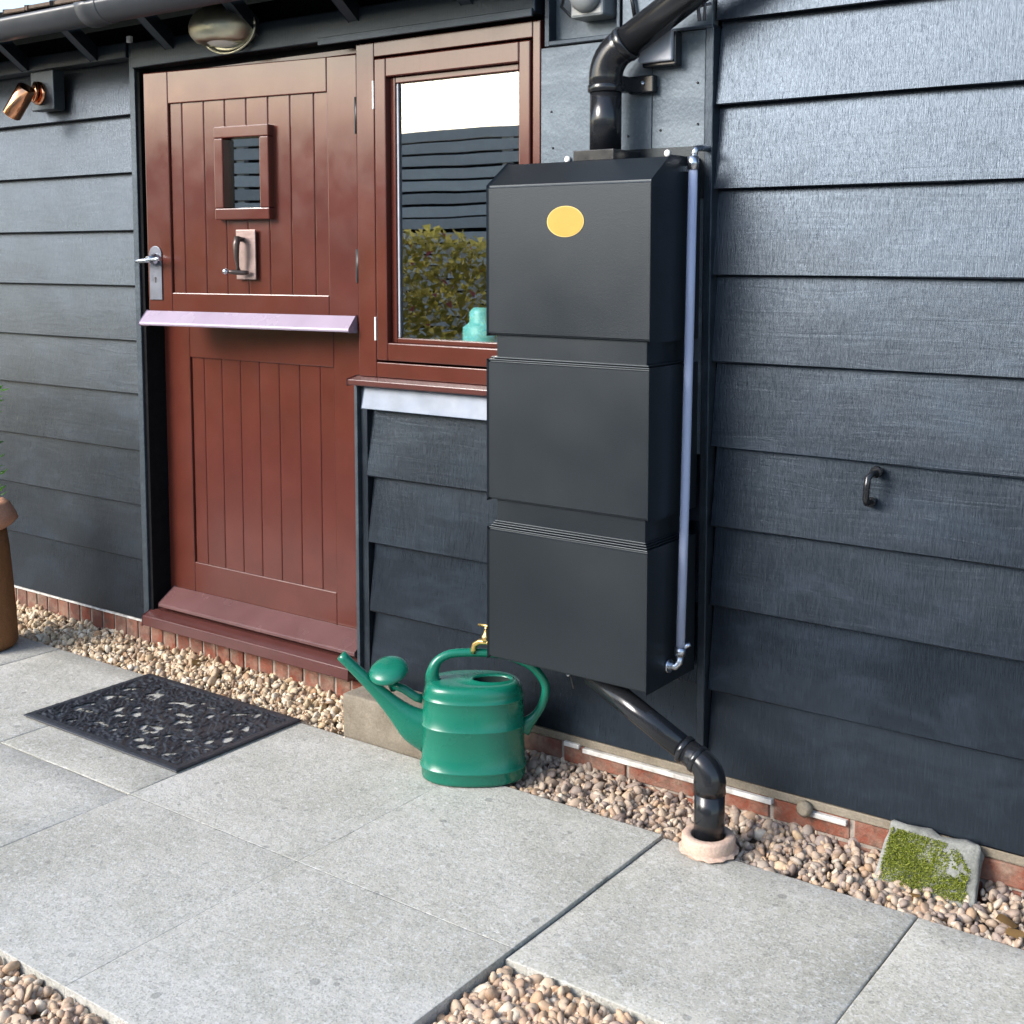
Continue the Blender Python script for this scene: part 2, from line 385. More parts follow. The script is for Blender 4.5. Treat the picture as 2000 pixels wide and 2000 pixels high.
# ================================================================== GROUND
ground = B('ground', 'yard', (-60, 60, -60, 60, -0.30, -0.062)); tag(ground, kind='structure')
paving = MB().box(-7.2, -1.574, -1.588, -0.235, -0.06, -0.018).box(-1.573, 1.4, -0.942, -0.235, -0.06, -0.026).build('paving', 'soil'); tag(paving, kind='structure')
XJ = [-7.02, -6.335, -5.65, -4.965, -4.285, -3.597, -2.937, -2.252, -1.567, -0.885, -0.20, 0.485, 1.17]
YJ = [-0.228, -0.912, -1.595]
def slab(x0, x1, y0, y1, dz, rot):
    n = 7; mb = MB(); g = 0.0015
    big = x0 > -3.0 and x1 < -1.5
    gl = .0001 if big and x0 > -2.5 else g; gr_ = .0001 if big and x1 < -2.0 else (.0026 if big else g)
    gf = .0001 if big and min(y0, y1) > -1.0 else g; gb = .0001 if big and max(y0, y1) < -.5 else g
    x0 += gl; x1 -= gr_; y0, y1 = min(y0, y1) + gf, max(y0, y1) - gb
    if big: dz = 0.001; rot = 0
    w, d = (x1 - x0) / 2, (y1 - y0) / 2
    t = 0.040; e = 0.003 if big else 0.005
    xs = [-w, -w + e] + [-w + e + (2 * w - 2 * e) * i / n for i in range(1, n)] + [w - e, w]
    ys = [-d, -d + e] + [-d + e + (2 * d - 2 * e) * i / n for i in range(1, n)] + [d - e, d]
    vs = []; sd = random.random() * 50
    for j, y in enumerate(ys):
        for i, x in enumerate(xs):
            edge = i in (0, len(xs) - 1) or j in (0, len(ys) - 1)
            z = (0 if big else noise.noise(Vector((x * 3 + sd, y * 3, 0))) * 0.0025) - ((0.0002 if big else 0.0020) if edge else 0)
            jx = noise.noise(Vector((sd, y * 9, 4))) * 0.0022 if i in (0, len(xs) - 1) else 0
            jy = noise.noise(Vector((x * 9, sd, 9))) * 0.0022 if j in (0, len(ys) - 1) else 0
            vs.append((x + jx, y + jy, z))
    k = len(xs); kk = len(ys)
    fs = [(j * k + i, j * k + i + 1, (j + 1) * k + i + 1, (j + 1) * k + i) for j in range(kk - 1) for i in range(k - 1)]
    loop = [i for i in range(k)] + [j * k + k - 1 for j in range(1, kk)] + [(kk - 1) * k + i for i in range(k - 2, -1, -1)] + [j * k for j in range(kk - 2, 0, -1)]
    base = len(vs); vs += [(vs[i][0], vs[i][1], -t) for i in loop]; L = len(loop)
    fs += [(loop[(a + 1) % L], loop[a], base + a, base + (a + 1) % L) for a in range(L)]
    mb.add(vs, fs, False)
    o = mb.build('slab', 'slab_even' if big else 'slab', paving)
    for q in o.data.polygons: q.use_smooth = q.index < (k - 1) * (kk - 1)
    o.location = ((x0 + x1) / 2, (y0 + y1) / 2, dz); o.rotation_euler = (0, 0, 0) if big else (random.uniform(-.002, .002), random.uniform(-.002, .002), rot)
for i in range(len(XJ) - 1):
    for j in range(2):
        if j == 1 and XJ[i] > -1.60: continue                 # gravel square beside the big slabs
        y0, y1 = YJ[j], YJ[j + 1]
        if j == 0 and XJ[i] > -1.60: y1 = -0.948
        slab(XJ[i], XJ[i + 1], y0, y1, random.uniform(-0.0015, 0.0015) - (.006 if XJ[i] > -1.6 else 0), random.uniform(-0.002, 0.002))

# gravel: thousands of separate pebbles
def ico():
    bm = bmesh.new(); bmesh.ops.create_icosphere(bm, subdivisions=2, radius=1.0)
    v = np.array([p.co[:] for p in bm.verts]); f = np.array([[q.index for q in p.verts] for p in bm.faces]); bm.free(); return v, f
IV, IF = ico()
IV1 = IV
def gravel(name, label, cat, mat, x0, x1, y0, y1, n, r0, r1, z0, keep=None, heap=0.0, bank=0.0):
    P = np.stack([rng.uniform(x0, x1, n), rng.uniform(y0, y1, n), np.zeros(n)], 1)
    if keep is not None: P = P[keep(P)]
    n = len(P)
    vall = np.empty((n, len(IV), 3)); r = rng.uniform(r0, r1, n) * rng.choice([0.5, 0.75, 1.0, 1.0, 1.25], n)
    for i in range(n):
        q = rng.normal(size=4); q /= np.linalg.norm(q); a, b, c, d = q
        Rm = np.array([[1 - 2 * (c * c + d * d), 2 * (b * c - a * d), 2 * (b * d + a * c)], [2 * (b * c + a * d), 1 - 2 * (b * b + d * d), 2 * (c * d - a * b)], [2 * (b * d - a * c), 2 * (c * d + a * b), 1 - 2 * (b * b + c * c)]])
        w = rng.normal(size=(3, 3)) * 1.3; ph = rng.uniform(0, 6, 3)
        lump = 1 + 0.13 * np.sin(IV1 @ w.T + ph).sum(1)
        s = np.array([1.35, 1.0, 0.66]) * rng.uniform(0.85, 1.15, 3)
        vall[i] = ((IV1 * lump[:, None] * s) @ Rm.T) * r[i]
    mn = vall[:, :, 2].min(1)
    lay = rng.random(n) ** 1.5 * 0.018
    P[:, 2] = z0 + lay + bank * np.clip((P[:, 1] + 0.23) / 0.24, 0, 1) + heap * (np.sin(P[:, 0] * 5.1) * 0.5 + np.sin(P[:, 0] * 13 + P[:, 1] * 9) * 0.5)
    vall += P[:, None, :]; vall[:, :, 2] += -mn[:, None] * 0.6
    me = bpy.data.meshes.new(name)
    F = (IF[None] + (np.arange(n) * len(IV))[:, None, None]).reshape(-1, 3)
    me.vertices.add(n * len(IV)); me.vertices.foreach_set('co', vall.reshape(-1))
    me.loops.add(F.size); me.loops.foreach_set('vertex_index', F.reshape(-1).astype(np.int32))
    me.polygons.add(len(F)); me.polygons.foreach_set('loop_start', np.arange(0, F.size, 3, dtype=np.int32))
    me.polygons.foreach_set('use_smooth', np.ones(len(F), bool)); me.update(calc_edges=True)
    o = link(name, me, mat); tag(o, label, cat, kind='stuff'); return o
def outside(P):                                            # stay clear of block, stone and drain collar
    x, y = P[:, 0], P[:, 1]
    k = ~((x > -2.80) & (x < -2.34) & (y > -0.22) & (y < -0.02))
    k &= np.hypot(x + 1.422, y + 0.234) > 0.068
    k &= ~((x > -1.03) & (x < -0.79) & (y > -0.085))
    k &= np.hypot(x + 2.22, y + 0.2) > 0.10
    k &= np.hypot(x + 4.56, y + 0.40) > 0.16
    return k
gravel('gravel', 'cream and tan gravel strip along the brick plinth below the door', 'gravel', 'pebble_cream', -6.6, -2.34, -0.255, 0.02, 8200, 0.0070, 0.0120, -0.040, lambda P: outside(P) & (P[:, 1] > -0.232 + 0.02 * np.sin(P[:, 0] * 17) - 0.02 * (rng.random(len(P)) > .9)), 0.003, 0.034)
gravel('gravel', 'grey brown pebble strip along the wall below the black tank', 'gravel', 'pebble_mixed', -2.40, 1.2, -0.25, 0.02, 7000, 0.0070, 0.0130, -0.040, lambda P: outside(P) & (P[:, 1] > -0.222 + 0.015 * np.sin(P[:, 0] * 15) - 0.02 * (rng.random(len(P)) > .9)), 0.004, 0.022)
gravel('gravel', 'tan gravel patch in the square gap between the front slabs', 'gravel', 'pebble_tan', -1.556, -0.75, -1.45, -0.958, 5600, 0.0075, 0.0135, -0.040)
gravel('gravel', 'tan gravel beyond the front edge of the big slabs, lower left', 'gravel', 'pebble_tan', -3.3, -1.58, -2.05, -1.604, 7000, 0.0078, 0.0138, -0.038)

# ================================================================== BARN
barn = empty('black_barn', (-2.9, 0.1, 0.0), label='black weatherboarded barn with a red stable door and window', cat='building')
# solid wall core behind the boards, with door and window openings
core = MB()
for d in [(-7.0, -4.005, .042, .13, -.06, 2.43), (-4.005, -2.88, .03, .13, 2.232, 2.43), (-2.88, -2.80, .055, .13, -.06, 2.43), (-2.80, -2.13, .055, .13, -.06, 1.14),
          (-2.80, -2.13, .03, .13, 2.235, 2.43), (-2.13, 1.3, .042, .13, -.06, 3.6)]: core.box(*d)
core.build('wall_core', 'dark_void', barn)
room = MB()
for d in [(-7.0, 1.3, 3.4, 3.45, -.05, 2.42), (-7.05, -7.0, .13, 3.45, -.05, 2.42), (1.3, 1.35, .13, 3.45, -.05, 2.42), (-7.05, 1.35, .13, 3.45, 2.42, 2.44), (-7.0, 1.3, .13, 3.4, -.1, -.05)]: room.box(*d)
room.build('room_shell', 'room', barn)

def weatherboard(x0, x1, z0, z1, lap=0.03, butt=0.022, back=0.041, seed=None, mat='black_boards', amp=0.0028):
    sd = random.random() * 100 if seed is None else seed
    top = z1 + lap
    prof = [(back, z0 + 0.004), (back, top), (back - 0.007, top), (0.0005 - 0.0, z0 + 0.0025), (0.0025, z0)]
    def jit(x, j):
        a = noise.noise(Vector((x * 1.7 + sd, 3.1, 0))) * amp + noise.noise(Vector((x * 7 + sd, 9.1, 0))) * amp * 0.4
        b = noise.noise(Vector((x * 1.3 + sd, 7.7, 5))) * amp * 1.1
        return (b if j >= 3 else 0, a if j in (0, 3, 4) else 0)
    n = max(2, int((x1 - x0) / 0.12))
    return MB().prism_x(prof[::-1], x0, x1, n, jit).build('weatherboard', mat, barn)
ZL = [0.10, 0.343, 0.563, 0.781, 1.006, 1.215, 1.430, 1.644, 1.866, 2.087, 2.292]
for a, b in zip(ZL[:-1], ZL[1:]): weatherboard(-6.9, -4.026 + random.uniform(-.002, .002), a, b)
ZR = [0.10, 0.337, 0.579, 0.803, 1.023, 1.258, 1.493, 1.724, 1.949, 2.169, 2.40, 2.63, 2.86, 3.09, 3.32]
for a, b in zip(ZR[:-1], ZR[1:]): weatherboard(-1.560 + random.uniform(-.004, .003), 1.25, a, b, amp=0.0042)
ZM = [0.10, 0.346, 0.582, 0.809, 1.040]
for a, b in zip(ZM[:-1], ZM[1:]): weatherboard(-2.838 + random.uniform(-.004, .003), -1.585, a, b, lap=0.02)

# upright trims
B('corner_trim', 'trim_upright', (-4.024, -3.993, -0.022, 0.06, 0.095, 2.345), barn, 0.003)
B('door_reveal', 'dark_void', (-3.993, -3.975, -0.012, 0.11, 0.15, 2.24), barn)
B('post', 'trim_upright', (-2.886, -2.872, -0.012, 0.05, 0.10, 1.142), barn, 0.002)
B('post', 'black_trim', (-2.872, -2.842, 0.004, 0.05, 0.10, 1.142), barn, 0.002)
B('wall_batten', 'black_trim', (-1.588, -1.563, -0.014, 0.03, 0.10, 2.155), barn, 0.003)
# wall plate and header boards under the eaves
B('wall_plate', 'black_trim', (-6.9, -4.026, -0.034, 0.03, 2.294, 2.352), barn, 0.004)
B('header_board', 'black_trim', (-3.991, -2.130, -0.036, 0.03, 2.250, 2.345), barn, 0.004)
B('header_drip', 'trim_upright', (-3.0, -2.134, -0.046, -0.036, 2.238, 2.262), barn, 0.002)

# grey boarded panel right of the window
B('panel_board', 'grey_panel', (-2.128, -1.755, -0.006, 0.03, 1.0, 2.150), barn, 0.002)
B('panel_board', 'grey_panel', (-1.752, -1.590, -0.008, 0.03, 1.0, 2.150), barn, 0.002)
B('panel_board', 'grey_panel', (-1.853, -1.572, -0.004, 0.03, 2.158, 2.75), barn, 0.002)
B('panel_ledge', 'black_trim', (-1.853, -1.565, -0.016, 0.03, 2.150, 2.160), barn, 0.002)
for x_, z_ in ((-1.735, 2.005), (-1.612, 2.01), (-2.09, 1.965), (-2.085, 1.86), (-1.83, 1.88), (-1.61, 1.90), (-1.725, 1.89)):
    MB().lathe([(.0035, 0), (.0035, .0012), (0, .002)], (x_, -.0085 if x_ > -1.754 else -.0065, z_), (0, -1, 0), 8).build('nail_head', 'hinge_black', barn)
# niche that holds the sensor
B('niche_back', 'grey_panel', (-2.096, -1.857, 0.026, 0.03, 2.168, 2.60), barn)
B('niche_side', 'black_trim', (-2.112, -2.096, -0.012, 0.03, 2.152, 2.60), barn, 0.002)
B('niche_side', 'black_trim', (-1.868, -1.857, -0.012, 0.03, 2.168, 2.60), barn, 0.002)
B('niche_ledge', 'black_trim', (-2.096, -1.857, -0.016, 0.03, 2.152, 2.167), barn, 0.003)
B('niche_top', 'black_trim', (-2.130, -1.857, -0.012, 0.03, 2.60, 2.75), barn, 0.003)

# eaves: rafters, roof boards, tiles, gutter
sl = math.tan(R(12))
for x in (-6.55, -6.08, -5.61, -5.14, -4.68, -4.22, -3.765, -3.31, -2.845, -2.38):
    MB().prism_x([(-0.036, 2.300), (-0.036, 2.352), (-0.150, 2.440), (-0.175, 2.405)][::-1], x - .022, x + .022).build('rafter_foot', 'black_trim', barn, 0.002)
roof = MB().prism_x([(-0.315, 2.376), (3.6, 2.376 + 3.915 * sl), (3.6, 2.396 + 3.915 * sl), (-0.315, 2.396)][::-1], -6.95, -2.15).build('roof', 'dark_void', barn)
tl = MB().prism_x([(-0.36, 2.405), (0.02, 2.405 + .38 * sl), (0.02, 2.420 + .38 * sl), (-0.36, 2.420)][::-1], -0.078, 0.078, 1).build('roof_tile', 'roof_tile', roof, 0.003)
tl_x = -6.86; tl.location = (tl_x, 0, .026)
for i in range(1, 29):
    o = tl.copy(); COL.objects.link(o); o.location = (tl_x + i * 0.162, random.uniform(-.006, .006), .026 + random.uniform(-.002, .004)); o.rotation_euler = (0, random.uniform(-.02, .02), random.uniform(-.01, .01))
gy, gz, gr = -0.335, 2.412, 0.066
gm = MB(); rr = []
for x in (-6.95, -2.12):
    ring = [(x, gy + gr * math.cos(a), gz + gr * math.sin(a)) for a in [math.pi + math.pi * j / 16 for j in range(17)]]
    ring += [(x, gy + (gr - .005) * math.cos(a), gz + (gr - .005) * math.sin(a)) for a in [2 * math.pi - math.pi * j / 16 for j in range(17)]]
    rr.append(ring)
gm.rings(rr); gut = gm.build('gutter', 'gutter_plastic', barn)
for x in (-5.75, -3.755):
    c = MB(); rr = []
    for xx, q in ((x - .055, gr + .002), (x - .05, gr + .008), (x + .0, gr + .008), (x + .006, gr + .003), (x + .05, gr + .003), (x + .055, gr + .001)):
        rr.append([(xx, gy + q * math.cos(a), gz + q * math.sin(a)) for a in [math.pi + math.pi * j / 18 for j in range(19)]] + [(xx, gy + (gr - .002) * math.cos(a), gz + (gr - .002) * math.sin(a)) for a in [2 * math.pi - math.pi * j / 18 for j in range(19)]])
    c.rings(rr); c.build('gutter_union', 'gutter_plastic', gut)

# plinth, bricks
pl = B('plinth', 'mortar', (-6.9, 1.25, 0.0125, 0.029, -0.06, 0.094), barn)
bk = B('brick', 'brick', (-0.034, 0.034, 0.008, 0.021, -0.055, 0.087), pl, 0.004)
x = -6.85; first = True
while x < -2.40:
    o = bk if first else bk.copy()
    if not first: COL.objects.link(o)
    first = False
    o.location = (x, random.uniform(-.002, .003), random.uniform(-.003, .001)); o.rotation_euler = (0, random.uniform(-.012, .012), 0)
    x += 0.0775 + random.uniform(-.002, .002)
bk2 = B('brick', 'brick', (-0.108, 0.108, 0.006, 0.021, -0.029, 0.029), pl, 0.004)
first = True
for row, z in enumerate((-0.027, 0.040)):
    x = -2.28 + row * 0.115
    while x < 1.1:
        o = bk2 if first else bk2.copy()
        if not first: COL.objects.link(o)
        first = False
        o.location = (x, random.uniform(-.002, .004), z + random.uniform(-.002, .002)); o.rotation_euler = (0, random.uniform(-.01, .01), 0)
        x += 0.228
B('drip_strip', 'white_strip', (-6.9, -4.005, -0.001, 0.02, 0.0905, 0.0985), barn, 0.001)
for a, b, z in ((-2.04, -1.985, .071), (-1.972, -1.36, .064), (-1.268, -1.15, .062)): B('drip_strip', 'white_strip', (a, b, -0.006, 0.018, z - .008, z + .006), barn, 0.002)
B('sole_plate', 'concrete', (-2.33, 1.2, 0.004, 0.02, 0.0725, 0.0965), barn, 0.003)
MB().lathe([(0.012, 0), (0.02, .004), (0.022, .02), (0.012, .03)], (-1.262, 0.002, 0.075), (0, -1, 0), 12).build('wall_fixing', 'concrete', barn)

# ---- stable door
LZ0, LZ1 = 0.215, 1.30
def leaf_panel(parent, mat, x0, x1, z0, z1, yf, grooves, px0, px1, pz0, pz1, local):
    """framed ledged leaf: stiles and rails are the leaf mesh, the match boards its children"""
    yb = yf + 0.044
    pg = [px0] + grooves + [px1]
    for a, b in zip(pg[:-1], pg[1:]):
        B('match_board', mat, (a + .0004, b - .0004, yf + 0.009, yf + 0.034, pz0 - .004, pz1 + .004), parent, 0.0042, local)
# lower leaf
fr = MB(); YL = 0.07
fr.box(-3.972, -3.822, YL, YL + .044, LZ0, LZ1).box(-3.058, -2.880, YL, YL + .044, LZ0, LZ1)
fr.box(-3.8215, -3.0585, YL, YL + .044, LZ0, .357).box(-3.8215, -3.0585, YL, YL + .044, 1.158, LZ1)
low = fr.build('lower_door_leaf', 'red_paint', barn, 0.0035)
leaf_panel(low, 'red_paint', 0, 0, 0, 0, YL, [-3.752, -3.652, -3.549, -3.446, -3.342, -3.237, -3.134], -3.8215, -3.0585, .357, 1.158, False)
MB().prism_x([(YL - .001, .178), (YL - .001, .243), (YL - .012, .243), (YL - .088, .192), (YL - .088, .178)], -3.935, -2.890).build('weather_bar', 'weather_bar_paint', low, 0.003)
# threshold and frame
th = MB().prism_x([(.11, .104), (.11, .172), (-.005, .160), (-.052, .142), (-.056, .104)], -3.992, -2.888).build('threshold', 'sill_paint', barn, 0.003)
B('door_jamb', 'red_paint', (-2.8865, -2.874, 0.055, 0.118, 1.146, 2.23), barn, 0.002)
B('door_head', 'red_paint', (-3.974, -2.880, 0.035, 0.118, 2.212, 2.248), barn, 0.003)
# upper leaf, ajar on its right-hand hinges
A = R(8.2)
up_m = MB(); W_ = 0.943; UZ0, UZ1 = 1.322, 2.206
up_m.box(-W_, -.828, 0, .044, UZ0, UZ1).box(-.125, -.003, 0, .044, UZ0, UZ1)
up_m.box(-.8275, -.1255, 0, .044, UZ0, 1.412).box(-.8275, -.1255, 0, .044, 2.091, UZ1)
upl = up_m.build('upper_door_leaf', 'red_paint', None, 0.0035)
upl.location = (-2.875, 0.01, 0); upl.rotation_euler = (0, 0, A)
upl.parent = barn; upl.matrix_parent_inverse = wm(barn).inverted()
gx = [-.8275, -.770, -.669, -.573, -.477, -.381, -.286, -.186, -.1255]
VX0, VX1, VZ0, VZ1 = -.572, -.388, 1.695, 1.972           # opening behind the little viewing frame
for a, b in zip(gx[:-1], gx[1:]):
    segs = [(1.408, 2.095)]
    if b > VX0 and a < VX1: segs = [(1.408, VZ0 - .001), (VZ1 + .001, 2.095)]
    for s0, s1 in segs: B('match_board', 'red_paint', (a + .0004, b - .0004, .009, .034, s0, s1), upl, 0.0042, True)
vf = MB()
x0, x1, z0, z1, w = -.601, -.359, 1.672, 1.996, .040
vf.box(x0, x1, -.020, .030, z1 - w, z1).box(x0, x1, -.020, .030, z0, z0 + w).box(x0, x0 + w, -.020, .030, z0 + w + .0005, z1 - w - .0005).box(x1 - w, x1, -.020, .030, z0 + w + .0005, z1 - w - .0005)
vf.build('viewing_frame', 'red_paint', upl, 0.004, local=True)
B('viewing_pane', 'door_pane', (x0 + w - .004, x1 - w + .004, .012, .016, z0 + w - .004, z1 - w + .004), upl, 0, True)
MB().prism_x([(-.0005, 1.290), (-.0005, 1.345), (-.006, 1.345), (-.048, 1.303), (-.048, 1.293)], -.948, -.012).build('weather_bar', 'sky_sheen_bar_paint', upl, 0.003, local=True)
# knocker
kx, kz = -.474, 1.55
B('knocker_plate', 'pewter', (-.520, -.433, -.007, -.0005, 1.463, 1.637), upl, 0.002, True)
k = MB()
k.tube([(-.488, -.012, 1.603), (-.488, -.030, 1.606), (-.484, -.034, 1.598)], .009, 10)
k.tube([(-.488, -.034, 1.612), (-.489, -.042, 1.585), (-.490, -.040, 1.54), (-.491, -.034, 1.508), (-.492, -.03, 1.49)], [.012, .012, .009, .006, .010], 10)
k.tube([(-.455, -.020, 1.488), (-.475, -.03, 1.487), (-.50, -.045, 1.489), (-.52, -.06, 1.492)], [.006, .009, .009, .005], 10)
k.build('knocker', 'knocker_dark', upl, local=True)
MB().lathe([(0.0, -.011), (.008, -.008), (.011, 0), (.008, .008), (.0, .011)], (-.522, -.062, 1.492), (1, 0, 0), 12).build('knocker_ball', 'steel', upl, local=True)
# lever handle on long plate
hp = MB().box(-.932, -.872, -.005, -.0005, 1.385, 1.552); hp.tube([(-.902, -.0005, 1.552), (-.902, -.0051, 1.552)], .030, 20, up=Vector((1, 0, 0)))
hp.build('handle_plate', 'iron', upl, 0.0015, local=True)
lv = MB(); lv.lathe([(.021, 0), (.021, .008), (.012, .014), (.010, .040)], (-.902, -.005, 1.535), (0, -1, 0), 16)
lv.tube([(-.893, -.038, 1.531), (-.915, -.042, 1.529), (-.945, -.042, 1.527), (-.958, -.038, 1.527)], [.010, .009, .008, .009], 10)
lv.tube([(-.902, -.04, 1.531), (-.862, -.04, 1.534), (-.846, -.038, 1.536)], [.009, .007, .009], 10)
lv.build('lever_handle', 'steel', upl, local=True)
kh = MB(); kh.tube([(-.902, -.0045, 1.464), (-.902, -.0058, 1.464)], .0045, 10, up=Vector((1, 0, 0))).box(-.9045, -.8995, -.0058, -.0045, 1.448, 1.463)
kh.build('keyhole', 'hinge_black', upl, local=True)
for z0, z1 in ((1.948, 2.066), (1.457, 1.568)):
    h = MB().tube([(.001, -.007, z0), (.001, -.007, z1)], .0075, 10); h.box(-.012, -.002, -.004, -.0005, z0, z1)
    h.build('hinge', 'hinge_black', upl, local=True)

# ---- window
wf = MB(); Y0, Y1 = -0.004, 0.07
wf.box(-2.868, -2.790, Y0, Y1, 1.146, 2.234).box(-2.160, -2.132, Y0, Y1, 1.146, 2.234)
wf.box(-2.7895, -2.1605, Y0, Y1, 2.186, 2.234).box(-2.7895, -2.1605, Y0, Y1, 1.146, 1.196)
win = wf.build('window', 'red_paint', barn, 0.003)
sa = MB(); y0, y1 = -0.010, 0.045
sa.box(-2.783, -2.735, y0, y1, 1.203, 2.179).box(-2.206, -2.165, y0, y1, 1.203, 2.179)
sa.box(-2.7345, -2.2065, y0, y1, 2.118, 2.179).box(-2.7345, -2.2065, y0, y1, 1.203, 1.262)
sa.build('sash', 'red_paint', win, 0.004)
bd = MB()
bd.box(-2.735, -2.712, .012, .04, 1.262, 2.118).box(-2.222, -2.206, .012, .04, 1.262, 2.118).box(-2.7118, -2.2222, .012, .04, 2.098, 2.118).box(-2.7118, -2.2222, .012, .04, 1.262, 1.278)
bd.build('glazing_bead', 'red_paint', win, 0.003)
B('pane', 'pane', (-2.718, -2.216, 0.026, 0.032, 1.272, 2.104), win)
B('glazing_spacer', 'grey_plastic', (-2.7115, -2.7045, 0.018, 0.025, 1.279, 2.097), win)
B('casement_hinge', 'white_plastic', (-2.7895, -2.7835, -0.0135, -0.004, 2.02, 2.11), win, 0.001)
B('casement_hinge', 'white_plastic', (-2.7895, -2.7835, -0.0135, -0.004, 1.268, 1.345), win, 0.001)
MB().prism_x([(.05, 1.118), (.05, 1.145), (-.006, 1.145), (-.048, 1.136), (-.048, 1.118)], -2.882, -2.126).build('window_sill', 'sill_paint', win, 0.003)
MB().prism_x([(.02, 1.040), (.02, 1.116), (-.012, 1.116), (-.030, 1.040)], -2.836, -2.05, 6).build('lead_flashing', 'lead', barn, 0.002)
B('window_board', 'room', (-2.86, -2.08, 0.071, 0.36, 1.23, 1.258), barn)

# inside the window
o = B('storage_box', 'black_box', (-2.72, -2.30, .44, .72, 0.75, 1.49), None, 0.01); tag(o, 'black box standing inside the window under the pale jug', 'box')
jg = MB().lathe([(.05, 0), (.068, .02), (.072, .09), (.055, .15), (.046, .18), (.052, .2)], (-2.63, .54, 1.49), seg=20); jg.tube([(-2.57, .54, 1.64), (-2.53, .54, 1.63), (-2.525, .54, 1.57), (-2.565, .54, 1.54)], .008, 8)
o = jg.build('jug', 'jug_blue'); tag(o, 'pale blue jug on the black box inside the window', 'jug')
bt = MB().lathe([(.062, 0), (.066, .01), (.064, .055), (.045, .068), (.040, .075), (.040, .105), (.030, .116), (.024, .120)], (-2.474, .15, 1.2585), seg=20, sy=.7)
o = bt.build('cyan_bottle', 'cyan_plastic'); tag(o, 'bright turquoise plastic bottle on the inside window ledge', 'bottle')

# ================================================================== WATER TANK
tank = empty('rain_tank', (-1.86, -0.13, 0.395), label='tall black three tier rainwater tank fixed to the barn wall', cat='water tank')
TX0, TX1, TY = -2.126, -1.600, -0.270
def tier(z0, z1, sloped=False):
    if sloped: prof = [(-.012, z0), (-.012, z1 + .066), (-.175, z1 + .066), (TY, z1), (TY, z0)]
    else: prof = [(-.012, z0), (-.012, z1), (TY, z1), (TY, z0)]
    return MB().prism_x(prof, TX0, TX1).build('tank_tier', 'tank_plastic', tank, 0.005, 3)
tier(1.326, 1.737, True); tier(0.857, 1.252); tier(0.395, 0.772)
for z0, z1 in ((1.252, 1.326), (.772, .857)):
    B('tank_neck', 'tank_plastic', (TX0 + .022, TX1 - .018, TY + .014, -.012, z0, z1), tank, 0.002)
for z, cnt in ((1.252, 2), (.772, 4)):                         # stepped ledges on the tiers below
    for i in range(cnt):
        B('ledge_rib', 'tank_plastic', (TX0 + .003 + i * .004, TX1 - .003 - i * .004, TY + .0005 + i * .0035, -.02, z + i * .006 + .0004, z + i * .006 + .0050), tank, 0.0016)
bp = MB().box(-2.118, -1.998, -.011, -.0065, 1.70, 1.812).box(-1.998, -1.585, -.0115, -.0065, 1.70, 1.842)
bp.build('back_plate', 'tank_plastic', tank, 0.001)
B('inlet_block', 'black_plastic', (-1.905, -1.775, -.172, -.03, 1.803, 1.832), tank, 0.002)
for x, z in ((-2.029, 1.824), (-1.700, 1.826)):
    MB().lathe([(.010, 0), (.010, .003), (.007, .006), (.0, .007)], (x, -.0115, z), (0, -1, 0), 12).build('fixing_screw', 'white_plastic', tank)
dk = MB().lathe([(.0592, 0), (.0592, .0014)], (-1.864, TY - .0002, 1.637), (0, -1, 0), 48, 1.0, .70); dk.build('sticker_edge', 'yellow_edge', tank)
dk = MB().lathe([(.0565, 0), (.0565, .0020)], (-1.864, TY - .0002, 1.637), (0, -1, 0), 48, 1.0, .70); dk.build('sticker', 'yellow_vinyl', tank)
# sight tube
MB().tube([(-1.574, -.100, 1.785), (-1.574, -.108, 1.4), (-1.573, -.124, .9), (-1.573, -.140, .475)], .0125, 16).build('sight_tube', 'clear_tube', tank)
cl = MB().tube([(-1.574, -.100, 1.772), (-1.574, -.100, 1.806)], .0155, 14).tube([(-1.575, -.095, 1.806), (-1.575, -.085, 1.828), (-1.575, -.05, 1.832), (-1.575, -.012, 1.832)], .009, 10)
cl.box(-1.600, -1.575, -.105, -.09, 1.768, 1.782)
cl.build('tube_clamp', 'steel', tank)
cl = MB().tube([(-1.573, -.140, .470), (-1.573, -.140, .492)], .0155, 14).tube([(-1.573, -.140, .484), (-1.560, -.128, .496), (-1.552, -.122, .500)], .007, 10).tube([(-1.573, -.141, .470), (-1.574, -.142, .450), (-1.582, -.150, .440), (-1.601, -.158, .440)], .0105, 12)
cl.lathe([(.019, 0), (.019, .007)], (-1.6005, -.158, .440), (1, 0, 0), 16)
cl.build('tube_clamp', 'steel', tank)
# tap on the left side
tp = MB().tube([(-2.122, -.222, .418), (-2.165, -.225, .418), (-2.190, -.226, .415), (-2.207, -.227, .404), (-2.213, -.227, .388), (-2.214, -.227, .376)], [.008, .008, .0085, .0085, .0085, .0075], 12)
tp.lathe([(.011, 0), (.013, .006), (.013, .016), (.008, .022), (.005, .034)], (-2.168, -.225, .420), (0, 0, 1), 12)
tp.lathe([(.014, 0), (.014, .005)], (-2.128, -.222, .418), (-1, 0, 0), 14)
tp.build('tap', 'brass', tank)
MB().tube([(-2.194, -.226, .4655), (-2.168, -.225, .4665), (-2.142, -.224, .4655)], .0045, 10).tube([(-2.168, -.225, .44), (-2.168, -.225, .466)], .0035, 8).build('tap_handle', 'brass', tank)
MB().tube([(-1.88, -.20, .397), (-1.884, -.205, .372), (-1.87, -.21, .335)], .0035, 8).build('hanging_wire', 'black_plastic', tank)
MB().lathe([(.006, 0), (.006, .006), (0, .009)], (-1.886, -.212, .374), (0, -1, 0), 10).build('wire_tip', 'steel', tank)

